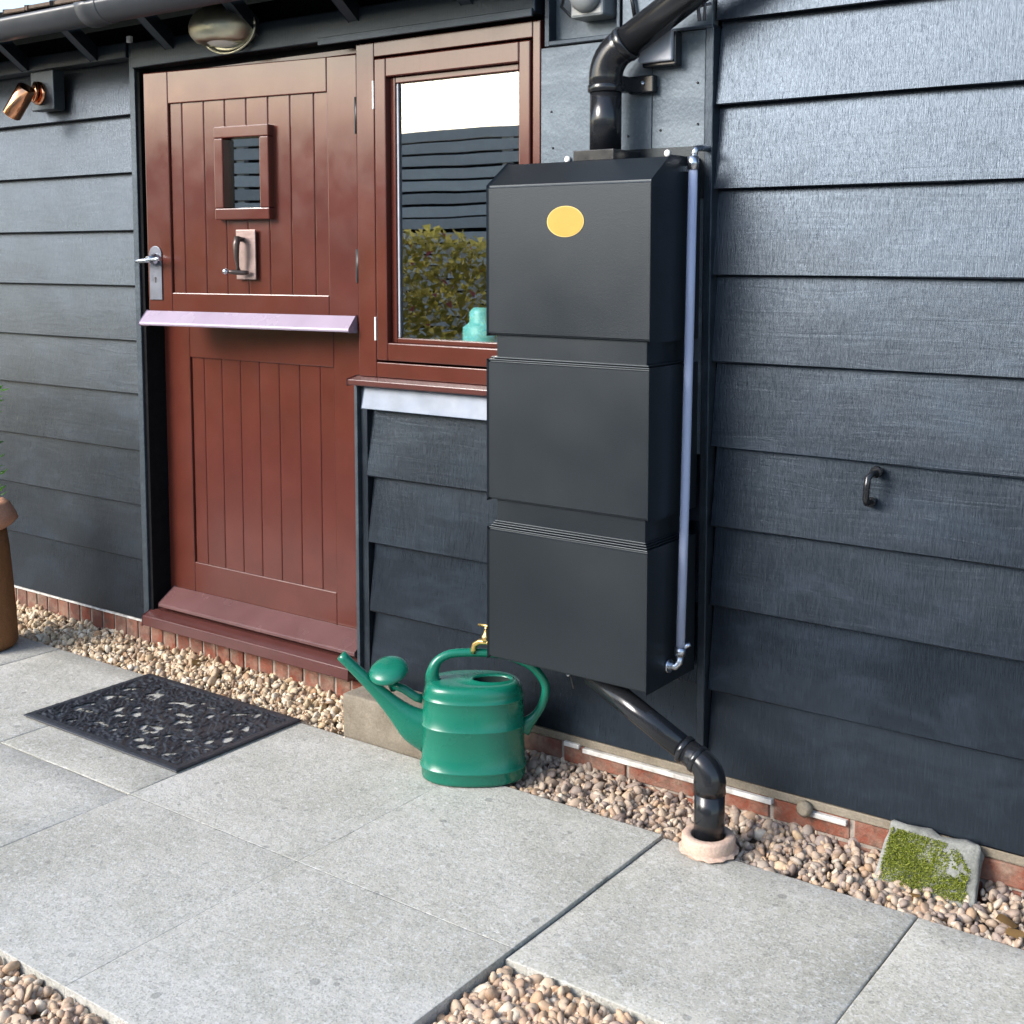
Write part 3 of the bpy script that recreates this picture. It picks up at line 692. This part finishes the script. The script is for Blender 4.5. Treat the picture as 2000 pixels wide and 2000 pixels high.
# ---- downpipe above the tank
def bend(a, b, c, r, n=7):
    """arc replacing the corner at b"""
    a, b, c = Vector(a), Vector(b), Vector(c); u = (a - b).normalized(); v = (c - b).normalized()
    th = u.angle(v); d = r / math.tan(th / 2); p = b + u * d; q = b + v * d
    ctr = b + (u + v).normalized() * (r / math.sin(th / 2))
    return [ctr + ((p - ctr).lerp(q - ctr, i / n)).normalized() * r for i in range(n + 1)]
PR = 0.0440
dp = empty('downpipe', (-1.846, -.1, 1.832), label='black rainwater downpipe running diagonally down into the tank top', cat='downpipe')
a, b, c = (-1.846, -.1, 1.832), (-1.846, -.1, 2.082), (-1.40, -.1, 2.335)
arc = bend(a, b, c, .085)
MB().tube([a, arc[0] - Vector((0, 0, .03))], PR, 28).build('pipe', 'black_plastic', dp)
MB().tube([arc[0] - Vector((0, 0, .028))] + arc + [arc[-1] + (Vector(c) - Vector(b)).normalized() * .03], PR + .003, 28).build('elbow', 'black_plastic', dp)
dd = (Vector(c) - Vector(b)).normalized()
MB().tube([arc[-1] + dd * .02, Vector(b) + dd * .62, Vector(b) + dd * .75 + Vector((0, .05, .03)), Vector(b) + dd * .80 + Vector((0, .11, .05))], PR, 28).build('pipe', 'black_plastic', dp)
for p, d in ((arc[0] - Vector((0, 0, .03)), Vector((0, 0, 1))), (arc[-1] + dd * .022, dd)):
    MB().tube([p - d * .011, p - d * .008, p + d * .008, p + d * .011], [PR + .003, PR + .006, PR + .006, PR + .003], 28).build('socket_ring', 'black_plastic', dp)
ck = MB().box(-1.815, -1.735, -.034, -.0085, 1.992, 2.040).box(-1.83, -1.80, -.09, -.03, 1.995, 2.037)
ck.build('pipe_bracket', 'black_plastic', dp, 0.004)
MB().lathe([(.007, 0), (.006, .004), (0, .006)], (-1.768, -.034, 2.018), (0, -1, 0), 10).build('bracket_screw', 'steel', dp)

# ---- drain pipe below
dr = empty('drain_pipe', (-1.43, -.225, 0.0), label='black drain pipe angled from under the tank into a clay collar', cat='drain pipe')
a, b, c = (-1.765, -.205, .352), (-1.437, -.222, .214), (-1.437, -.222, .0)
arc = bend(a, b, c, .050)
d0 = (Vector(b) - Vector(a)).normalized()
MB().tube([Vector(a) - d0 * .055 + Vector((0, .0, 0.012)), arc[0] - d0 * .03], .0325, 26).build('pipe', 'black_plastic', dr)
MB().tube([arc[0] - d0 * .05] + arc + [arc[-1] + Vector((0, 0, -.03))], [.0345] + [.0350 + .0075 * i / 7 for i in range(8)] + [.0425], 26).build('elbow', 'black_plastic', dr)
MB().tube([arc[-1] + Vector((0, 0, -.012)), (-1.437, -.222, .008)], .040, 26).build('pipe', 'black_plastic', dr)
for p, d in ((arc[0] - d0 * .05, d0), (arc[0] - d0 * .008, d0)):
    MB().tube([p - d * .008, p - d * .005, p + d * .005, p + d * .008], [.0350, .0385, .0385, .0350], 26).build('socket_ring', 'black_plastic', dr)
col = MB().lathe([(.060, -.03), (.070, .0), (.070, .034), (.066, .040), (.048, .040), (.044, .036), (.044, .012)], (-1.437, -.225, .0), seg=32); 
o = col.build('clay_collar', 'terracotta_pale', dr)
# mortar crumbs round the collar
mb = MB(); vs = []
for ring, (q, z) in enumerate(((.066, .008), (.071, .007), (.079, .001))):
    vs.append([(-1.437 + (q + (random.uniform(-.005, .005) if ring else 0)) * math.cos(t), -.225 + (q + (random.uniform(-.005, .005) if ring else 0)) * math.sin(t), z + (random.uniform(-.003, .003) if ring else 0)) for t in (2 * math.pi * j / 30 for j in range(30))])
mb.rings(vs[::-1], False, False); mb.build('mortar_bed', 'terracotta_pale', dr)

# ================================================================== WALL FITTINGS
# half-hooded brass bulkhead lamp under the eaves
lp = empty('bulkhead_lamp', (-3.41, -.036, 2.31), label='oval brass bulkhead lamp under the eaves above the stable door', cat='lamp')
MB().lathe([(.128, 0), (.132, .004), (.132, .016), (.124, .020)], (-3.422, -.0365, 2.335), (0, -1, 0), 36, 1.0, .58, xref=(1, 0, 0)).build('lamp_base', 'pale_brass', lp)
MB().lathe([(.118, 0), (.116, .03), (.104, .06), (.080, .085), (.045, .100), (.0, .105)], (-3.422, -.054, 2.335), (0, -1, 0), 36, 1.0, .56, xref=(1, 0, 0)).build('lamp_glass', 'lamp_glass', lp)
hd = MB(); rr = []
for r_, h_ in ((.131, 0), (.132, .03), (.124, .062), (.104, .092), (.070, .112), (.030, .121), (.002, .123)):
    rr.append([(-3.422 + r_ * math.cos(t), -.054 - h_, max(2.335 + r_ * .62 * math.sin(t), 2.335 - .058 + .10 * h_)) for t in [2 * math.pi * j / 36 for j in range(36)]])
hd.rings(rr, False, True); hd.build('lamp_hood', 'pale_brass', lp)
MB().tube([(-3.422 + .136 * math.cos(t), -.058, 2.335 + .084 * math.sin(t)) for t in [2 * math.pi * j / 40 for j in range(41)]], .0045, 8).build('lamp_rim', 'pale_brass', lp)

# copper spotlight on its wooden block
bl = B('mounting_block', 'rough_block', (-4.615, -4.462, -.055, -.002, 2.130, 2.286), None, 0.004); tag(bl, 'square black wooden block on the left boards behind the copper spotlight', 'wooden block')
sp = empty('copper_spotlight', (-4.545, -.055, 2.205), label='small shiny copper spotlight pointing down on the left wall', cat='spotlight')
MB().lathe([(.047, 0), (.047, .010), (.040, .015), (.022, .018)], (-4.555, -.0555, 2.198), (0, -1, 0), 28).build('rose_plate', 'copper', sp)
MB().lathe([(.040, 0), (.042, .004), (.042, .010), (.030, .014)], (-4.552, -.074, 2.200), (-.35, -1, .1), 28).build('swivel_ring', 'copper', sp)
MB().tube([(-4.552, -.08, 2.200), (-4.550, -.105, 2.202), (-4.543, -.128, 2.196)], .012, 12).build('swivel_arm', 'copper', sp)
ax = Vector((-.60, -.16, -.78)).normalized(); o0 = Vector((-4.525, -.128, 2.212))
MB().lathe([(.030, 0), (.037, .004), (.037, .132), (.034, .136)], o0, ax, 24, cap1=False).build('spot_head', 'copper', sp)
MB().lathe([(.0335, .122), (.0, .123)], o0, ax, 20, cap1=False).build('spot_lens', 'lamp_glass', sp)

# sensor in the niche, its cable, grey junction box, conduit end
pr = empty('motion_sensor', (-1.93, .02, 2.21), label='grey square motion sensor with round lens in the wall niche', cat='sensor')
B('sensor_body', 'sensor_grey', (-1.998, -1.888, -.050, .025, 2.214, 2.330), pr, 0.008)
MB().lathe([(.052, 0), (.050, .012), (.040, .026), (.022, .034), (0, .037)], (-1.943, -.050, 2.276), (0, -1, 0), 28).build('sensor_lens', 'sensor_grey', pr)
MB().tube([(-2.01, .0, 2.32), (-2.045, -.005, 2.30), (-2.06, 0, 2.262), (-2.035, .01, 2.235), (-1.998, .012, 2.236)], .005, 8).build('sensor_cable', 'black_plastic', pr)
o = MB().tube([(-1.838, -.012, 2.34), (-1.835, -.014, 2.285), (-1.815, -.016, 2.255), (-1.805, -.016, 2.20)], .006, 8).build('loose_cable', 'black_plastic'); tag(o, 'thin black cable curving down beside the sensor niche', 'cable')
jb = empty('junction_box', (-1.71, -.008, 2.06), label='pale blue grey junction box half behind the diagonal downpipe', cat='junction box')
B('box_lid', 'grey_plastic', (-1.768, -1.664, -.062, -.046, 2.068, 2.150), jb, 0.005); B('box_base', 'black_plastic', (-1.764, -1.660, -.0455, -.0085, 2.058, 2.148), jb, 0.004)
cb = MB().tube([(-1.598, -.03, 2.168), (-1.600, -.034, 2.20), (-1.590, -.034, 2.24)], .005, 8).tube([(-1.584, -.03, 2.168), (-1.580, -.034, 2.21), (-1.588, -.034, 2.24)], .004, 8).tube([(-1.61, -.03, 2.205), (-1.565, -.03, 2.21)], .004, 8)
o = cb.build('wire_clip', 'iron'); tag(o, 'twisted bit of wire at the right end of the diagonal downpipe', 'wire')
# black grab handle on the right-hand boards
o = MB().tube([(-1.097, .012, 1.000), (-1.098, -.025, .999), (-1.104, -.038, .990), (-1.106, -.040, .960), (-1.108, -.038, .935), (-1.109, -.028, .924), (-1.110, .012, .922)], .0085, 12).tube([(-1.097, .010, 1.0), (-1.097, -.004, 1.0)], .015, 12).tube([(-1.110, .010, .922), (-1.110, -.004, .922)], .014, 12).build('wall_handle', 'black_plastic')
tag(o, 'small black D shaped handle on the right hand weatherboards', 'handle')

# cap at the top of the corner trim
o = B('trim_cap', 'white_plastic', (-4.012, -3.990, -.040, -.024, 2.347, 2.372), barn, 0.003)

# ================================================================== YARD THINGS
# door mat
def mat_mesh():
    x0, x1, y0, y1 = -3.731, -2.940, -0.742, -0.224; nx, ny = 230, 150
    h = np.zeros((ny + 1, nx + 1)); hole = np.zeros((ny, nx), bool)
    X = np.linspace(x0, x1, nx + 1); Y = np.linspace(y0, y1, ny + 1)
    for j in range(ny + 1):
        for i in range(nx + 1):
            p = Vector((X[i] * 40, Y[j] * 40, 0)); w = noise.noise(Vector((X[i] * 16, Y[j] * 16, 4)))
            q = noise.noise(p + Vector((w * 2.2, -w * 2.2, 0)))
            h[j, i] = 0.0040 + 0.0068 * max(0, 1 - abs(q) * 4.2)
            bx = min(X[i] - x0, x1 - X[i], Y[j] - y0, y1 - Y[j])
            if bx < 0.030: h[j, i] = 0.0095 + 0.001 * q
            if bx < 0.004: h[j, i] = 0.006
    for _ in range(80):
        cx, cy, ra, rb_, th = random.uniform(x0 + .06, x1 - .06), random.uniform(y0 + .06, y1 - .06), random.uniform(.007, .018), random.uniform(.011, .026), random.uniform(0, 3.14)
        for j in range(ny):
            for i in range(nx):
                dx, dy = X[i] - cx, Y[j] - cy
                if abs(dx) > .035 or abs(dy) > .035: continue
                u_, v_ = (dx * math.cos(th) + dy * math.sin(th)) / ra, (-dx * math.sin(th) + dy * math.cos(th)) / rb_
                d_ = u_ * u_ + v_ * v_
                if d_ < 1 + .5 * noise.noise(Vector((dx * 90, dy * 90, cx))): hole[j, i] = True
                if d_ < 1.9: h[j, i] = min(h[j, i], .005)
    vs = [(X[i], Y[j], h[j, i]) for j in range(ny + 1) for i in range(nx + 1)]; k = nx + 1
    fs = [(j * k + i, j * k + i + 1, (j + 1) * k + i + 1, (j + 1) * k + i) for j in range(ny) for i in range(nx) if not hole[j, i]]
    loop = [i for i in range(k)] + [j * k + nx for j in range(1, ny + 1)] + [ny * k + i for i in range(nx - 1, -1, -1)] + [j * k for j in range(ny - 1, 0, -1)]
    b = len(vs); L = len(loop); vs += [(vs[i][0], vs[i][1], 0.0015) for i in loop]
    fs += [(loop[(a + 1) % L], loop[a], b + a, b + (a + 1) % L) for a in range(L)]
    return MB().add(vs, fs, True)
o = mat_mesh().build('door_mat', 'rubber'); o.location.z = 0.003
tag(o, 'black pierced rubber door mat on the slabs in front of the door', 'door mat')

# concrete block behind the watering can
def rough_block(dims, amp, seed, mat, name, cuts=5, parent=None, tilt=None):
    bm = bmesh.new(); x0, x1, y0, y1, z0, z1 = dims
    mbx = MB().box(*dims); vs = [bm.verts.new(v) for v in mbx.v]
    for f in mbx.f: bm.faces.new([vs[i] for i in f])
    bmesh.ops.bevel(bm, geom=bm.edges[:], offset=0.006, segments=2, affect='EDGES', profile=.6)
    bmesh.ops.subdivide_edges(bm, edges=[e for e in bm.edges if e.calc_length() > .03], cuts=cuts, use_grid_fill=True)
    for v in bm.verts:
        n = Vector((noise.noise(v.co * 14 + Vector((seed, 0, 0))), noise.noise(v.co * 14 + Vector((0, seed, 0))), noise.noise(v.co * 14 + Vector((0, 0, seed)))))
        n2 = Vector((noise.noise(v.co * 40 + Vector((seed, 0, 0))), noise.noise(v.co * 40 + Vector((0, seed, 0))), noise.noise(v.co * 40)))
        v.co += n * amp + n2 * amp * .5
        if tilt: v.co = tilt(v.co)
    me = bpy.data.meshes.new(name); bm.to_mesh(me); bm.free()
    for p in me.polygons: p.use_smooth = True
    return link(name, me, mat, parent)
o = rough_block((-2.775, -2.350, -.200, -.035, -.045, .128), .0025, 3.3, 'concrete', 'concrete_block')
tag(o, 'rough tan concrete block by the wall behind the watering can', 'concrete block')

# mossy stone leaning on the plinth, bottom right
ms = empty('mossy_stone', (-.905, -.04, 0), label='mossy pale stone wedged against the brick plinth at lower right', cat='stone')
tl_ = lambda c: Vector((c.x + .10 * c.z * (-.9 if c.x > -.9 else .5), c.y + (.106 - c.z) * -.80, c.z))
rough_block((-1.035, -.790, -.022, .004, -.045, .106), .013, 8.1, 'pale_stone', 'stone_body', 6, ms, tl_)
mo = MB()
for i in range(17000):
    u = random.random(); w = random.random() ** .9
    x = -1.025 + .215 * u; z = -.004 + .102 * w
    if .55 * noise.noise(Vector((x * 26, z * 30, 1))) + .3 * noise.noise(Vector((x * 80, z * 80, 3))) + .62 - 1.25 * abs(u - .42 + .12 * w) ** 1.5 - .5 * max(0, w - .75) < .12: continue
    x += .10 * z * (-.9 if x > -.9 else .5)
    y = -.022 + (.106 - z) * -.80 + .006 - random.random() * .013
    r_ = random.uniform(.002, .0045); d = Vector((random.uniform(-1, 1), random.uniform(-1.2, -.2), random.uniform(-.3, 1))).normalized(); e = d.orthogonal().normalized() * r_ * .5
    p = Vector((x, y, z)); mo.add([p - e, p + e, p + d * r_ * 1.5 + e * .3], [(0, 1, 2)])
mo.build('moss', 'moss', ms, kind='stuff')

# fallen leaves in the gravel
def fallen(x, y, z, s, rz, lab):
    mb = MB(); vs = []; m_ = 6
    for i in range(m_ + 1):
        t = i / m_; wd = math.sin(math.pi * min(1, t * 1.02)) ** .8 * .42 * s
        vs += [(t * s - s / 2, -wd, .012 * s * 8 * (wd / s) ** 2 + .004 * math.sin(t * 5)), (t * s - s / 2, 0, .003 * math.sin(t * 4)), (t * s - s / 2, wd, .012 * s * 8 * (wd / s) ** 2 + .004 * math.sin(t * 4 + 1))]
    for i in range(m_):
        for j in (0, 1): mb.add([], []); mb.f.append((i * 3 + j, i * 3 + j + 1, i * 3 + j + 4, i * 3 + j + 3)); mb.smooth.append(True)
    mb.v = vs
    o = mb.build('fallen_leaf', 'dead_leaf'); o.location = (x, y, z); o.rotation_euler = (random.uniform(-.4, .4), random.uniform(-.4, .4), rz); tag(o, lab, 'leaf', 'dead leaves in the gravel')
fallen(-.70, -.165, .012, .055, .6, 'tan dead leaf on the pebbles at the right edge, right of the mossy stone')
fallen(-.675, -.20, .008, .05, 2.4, 'curled dead leaf nearest the slab edge at the right border')
fallen(-.915, -.155, .004, .04, 1.4, 'small brown dead leaf on pebbles in front of the mossy stone')
fallen(-3.66, -.045, .006, .075, .9, 'brown dead leaf on cream gravel near the corner trim, left of the door')
fallen(-2.98, -.075, .010, .06, 2.2, 'dark dead leaf on cream gravel below the threshold near the concrete block')

# terracotta pot at the left edge with a leafy plant
pt = empty('terracotta_pot', (-4.56, -.40, 0), label='tall brown terracotta pot with flared rim at the left edge', cat='pot')
MB().lathe([(.132, .004), (.142, .02), (.140, .10), (.132, .25), (.122, .40), (.112, .48)], (-4.56, -.40, 0), seg=40).build('pot_body', 'terracotta_dark', pt)
MB().lathe([(.113, .476), (.135, .49), (.158, .512), (.150, .535), (.128, .575), (.112, .585), (.100, .58), (.095, .52)], (-4.56, -.40, 0), seg=40, cap1=True).build('pot_rim', 'terracotta', pt)
fo = MB()
for i in range(150):
    a = random.uniform(0, 6.283); q = random.random() ** .6 * .105; z = .60 + random.random() * .43
    p = Vector((-4.56 + q * math.cos(a), -.40 + q * math.sin(a), z)); s = random.uniform(.02, .036)
    d = Vector((math.cos(a), math.sin(a), random.uniform(-.2, .9))).normalized(); e = d.cross(Vector((random.uniform(-.3, .3), random.uniform(-.3, .3), 1))).normalized() * s * .45
    nrm = d.cross(e).normalized() * s * .15
    fo.add([p, p + d * s * .5 + e + nrm, p + d * s * 1.3, p + d * s * .5 - e + nrm], [(0, 1, 2), (0, 2, 3)])
for i in range(14):
    a = random.uniform(-1.2, 1.0); p = Vector((-4.372 + random.uniform(-.06, .0), -.405 + random.uniform(-.03, .03), 1.0 + random.uniform(-.035, .03))); s = random.uniform(.022, .034)
    d = Vector((math.cos(a), math.sin(a), random.uniform(-.3, .8))).normalized(); e = d.cross(Vector((random.uniform(-.3, .3), random.uniform(-.3, .3), 1))).normalized() * s * .45
    fo.add([p, p + d * s * .5 + e, p + d * s * 1.2, p + d * s * .5 - e], [(0, 1, 2), (0, 2, 3)])
pln = empty('potted_plant', (-4.56, -.40, .56), label='bright green leafy plant growing in the terracotta pot', cat='plant')
fo.build('foliage', 'leaf', pln)
st = MB()
for i in range(9):
    a = i * .7; st.tube([(-4.56, -.40, .5), (-4.56 + .04 * math.cos(a), -.40 + .04 * math.sin(a), .75), (-4.56 + .08 * math.cos(a), -.40 + .08 * math.sin(a), .98)], .004, 6)
st.tube([(-4.56, -.40, .55), (-4.50, -.40, .85), (-4.43, -.402, .97), (-4.38, -.405, 1.0)], .004, 6)
st.build('stem', 'stem', pln)

# ---- watering can
can = empty('watering_can', (-2.22, -.22, .003), R(36.0), label='green plastic watering can standing under the brass tap', cat='watering can')
NS = 56
def oval(rx, ry, z, cx=0.0, e=2.35):
    out_ = []
    for j in range(NS):
        t = 2 * math.pi * j / NS; c, s_ = math.cos(t), math.sin(t)
        out_.append((cx + rx * math.copysign(abs(c) ** (2 / e), c), ry * math.copysign(abs(s_) ** (2 / e), s_), z))
    return out_
prof = [(.940, 0), (.985, .004), (1.0, .012), (1.0, .034), (1.022, .037), (1.030, .0395), (1.022, .042), (.995, .045), (.985, .10), (.982, .158), (.998, .161), (1.004, .163), (.998, .165), (.977, .168), (.965, .215), (.958, .240), (.974, .243), (.980, .245), (.974, .247), (.950, .250), (.945, .262), (.925, .276), (.885, .286), (.82, .290)]
cb = MB()
rings_ = [oval(.155 * s_, .104 * s_, z) for s_, z in prof]
# top surface flows into the off-centre filling hole
hole0 = oval(.066, .044, .289, .056, 2.0); hole1 = oval(.062, .040, .295, .056, 2.0); hole2 = oval(.056, .035, .291, .056, 2.0); hole3 = oval(.055, .034, .288, .056, 2.0)
midr = [tuple((a[i] + b[i]) / 2 for i in range(2)) + (.2915,) for a, b in zip(rings_[-1], hole0)]
cb.rings(rings_ + [midr, hole0, hole1, hole2, hole3], True, False)
cb.build('can_body', 'can_green', can, local=True)
hb = MB(); hb.rings([oval(.0548, .0338, .2875, .056, 2.0), oval(.055, .034, .10, .056, 2.0)], False, True); hb.f = hb.f; hb.build('can_inside', 'hole_shade', can, local=True)
def smooth_path(pts, n=5):
    """Catmull-Rom through (x,y,z,r)"""
    P = [np.array(p, float) for p in pts]; P = [2 * P[0] - P[1]] + P + [2 * P[-1] - P[-2]]; out_ = []
    for i in range(1, len(P) - 2):
        for k_ in range(n):
            t = k_ / n; out_.append(.5 * ((2 * P[i]) + (-P[i - 1] + P[i + 1]) * t + (2 * P[i - 1] - 5 * P[i] + 4 * P[i + 1] - P[i + 2]) * t * t + (-P[i - 1] + 3 * P[i] - 3 * P[i + 1] + P[i + 2]) * t ** 3))
    out_.append(P[-2]); return out_
hpth = smooth_path([(-.118, 0, .276, .026), (-.121, 0, .306, .020), (-.108, 0, .343, .0145), (-.078, 0, .364, .013), (-.04, 0, .371, .0128), (.042, 0, .371, .0128), (.110, 0, .360, .0128), (.172, 0, .331, .0128), (.206, 0, .292, .0128), (.216, 0, .258, .0128), (.205, 0, .214, .0128), (.184, 0, .180, .014), (.160, 0, .155, .022), (.145, 0, .138, .028)])
MB().tube([p[:3] for p in hpth], [p[3] for p in hpth], 16, rb=[min(p[3], .017) for p in hpth]).build('can_handle', 'can_green', can, local=True)
spth = smooth_path([(-.392, 0, .364, .0158), (-.335, 0, .306, .0180), (-.276, 0, .246, .0235), (-.222, 0, .192, .036), (-.175, 0, .152, .055), (-.128, 0, .130, .068)])
MB().tube([p[:3] for p in spth], [p[3] for p in spth], 20, rb=[min(p[3], .016 + .35 * max(0, p[3] - .016)) for p in spth]).build('spout', 'can_green', can, local=True)
ax = Vector((-.16, -.40, .90)); o0 = Vector((-.246, -.004, .300))
MB().lathe([(.012, -.05), (.015, -.02), (.030, .0), (.050, .012), (.059, .020), (.059, .026), (.050, .036), (.030, .044), (.0, .047)], o0, ax, 28).tube([o0 - ax.normalized() * .03, (-.205, -.004, .262), (-.170, 0, .236), (-.150, 0, .230)], [.013, .013, .013, .014], 14).build('sprinkler_rose', 'can_green', can, local=True)

# ================================================================== ACROSS THE YARD (seen mirrored in the glass)
fe = empty('slat_fence', (-8, -9.0, 0), label='tall grey horizontal slat fence across the yard', cat='fence')
sl0 = B('slat', 'fence_slats', (-22, 6, -9.03, -8.99, -.062, .062), fe, 0.004)
for i in range(20):
    o = sl0 if i == 0 else sl0.copy()
    if i: COL.objects.link(o)
    o.location.z = .10 + i * .154 + random.uniform(-.004, .004); o.rotation_euler = (0, random.uniform(-.0006, .0006), 0)
for x in range(-21, 7, 3): B('fence_post', 'fence_slats', (x, x + .1, -9.14, -9.035, -.1, 3.05), fe)
B('fence_backing', 'dark_void', (-22, 6, -9.30, -9.28, -.1, 3.0), fe)
hg = empty('flowering_hedge', (-7.6, -4.7, 0), label='olive hedge with white and pink flowers across the yard', cat='hedge')
fl = [MB(), MB(), MB()]
for i in range(14000):
    x = random.uniform(-10.5, -5.75); top = 1.68 + .18 * noise.noise(Vector((x * 1.3, 0, 0))); z = random.random() * top
    y = -4.95 + random.random() ** .5 * .50 * (1 - .3 * z / top); p = Vector((x, y, z)); s = random.uniform(.045, .10)
    d = Vector((random.uniform(-1, 1), random.uniform(.1, 1), random.uniform(-.4, 1))).normalized(); e = d.orthogonal().normalized() * s * .4
    k_ = 0
    if random.random() < .09: k_ = 1 if random.random() < .8 else 2; p.y += .16; s *= .75
    fl[k_].add([p - e, p + d * s * .5 - e * .5, p + d * s, p + d * s * .5 + e * 1.5], [(0, 1, 2, 3)])
hf = fl[0].build('hedge_foliage', 'hedge_leaf', hg); hf['kind'] = 'stuff'
fl[1].build('white_blossom', 'white_petal', hg, kind='stuff'); fl[2].build('pink_blossom', 'pink_petal', hg, kind='stuff')
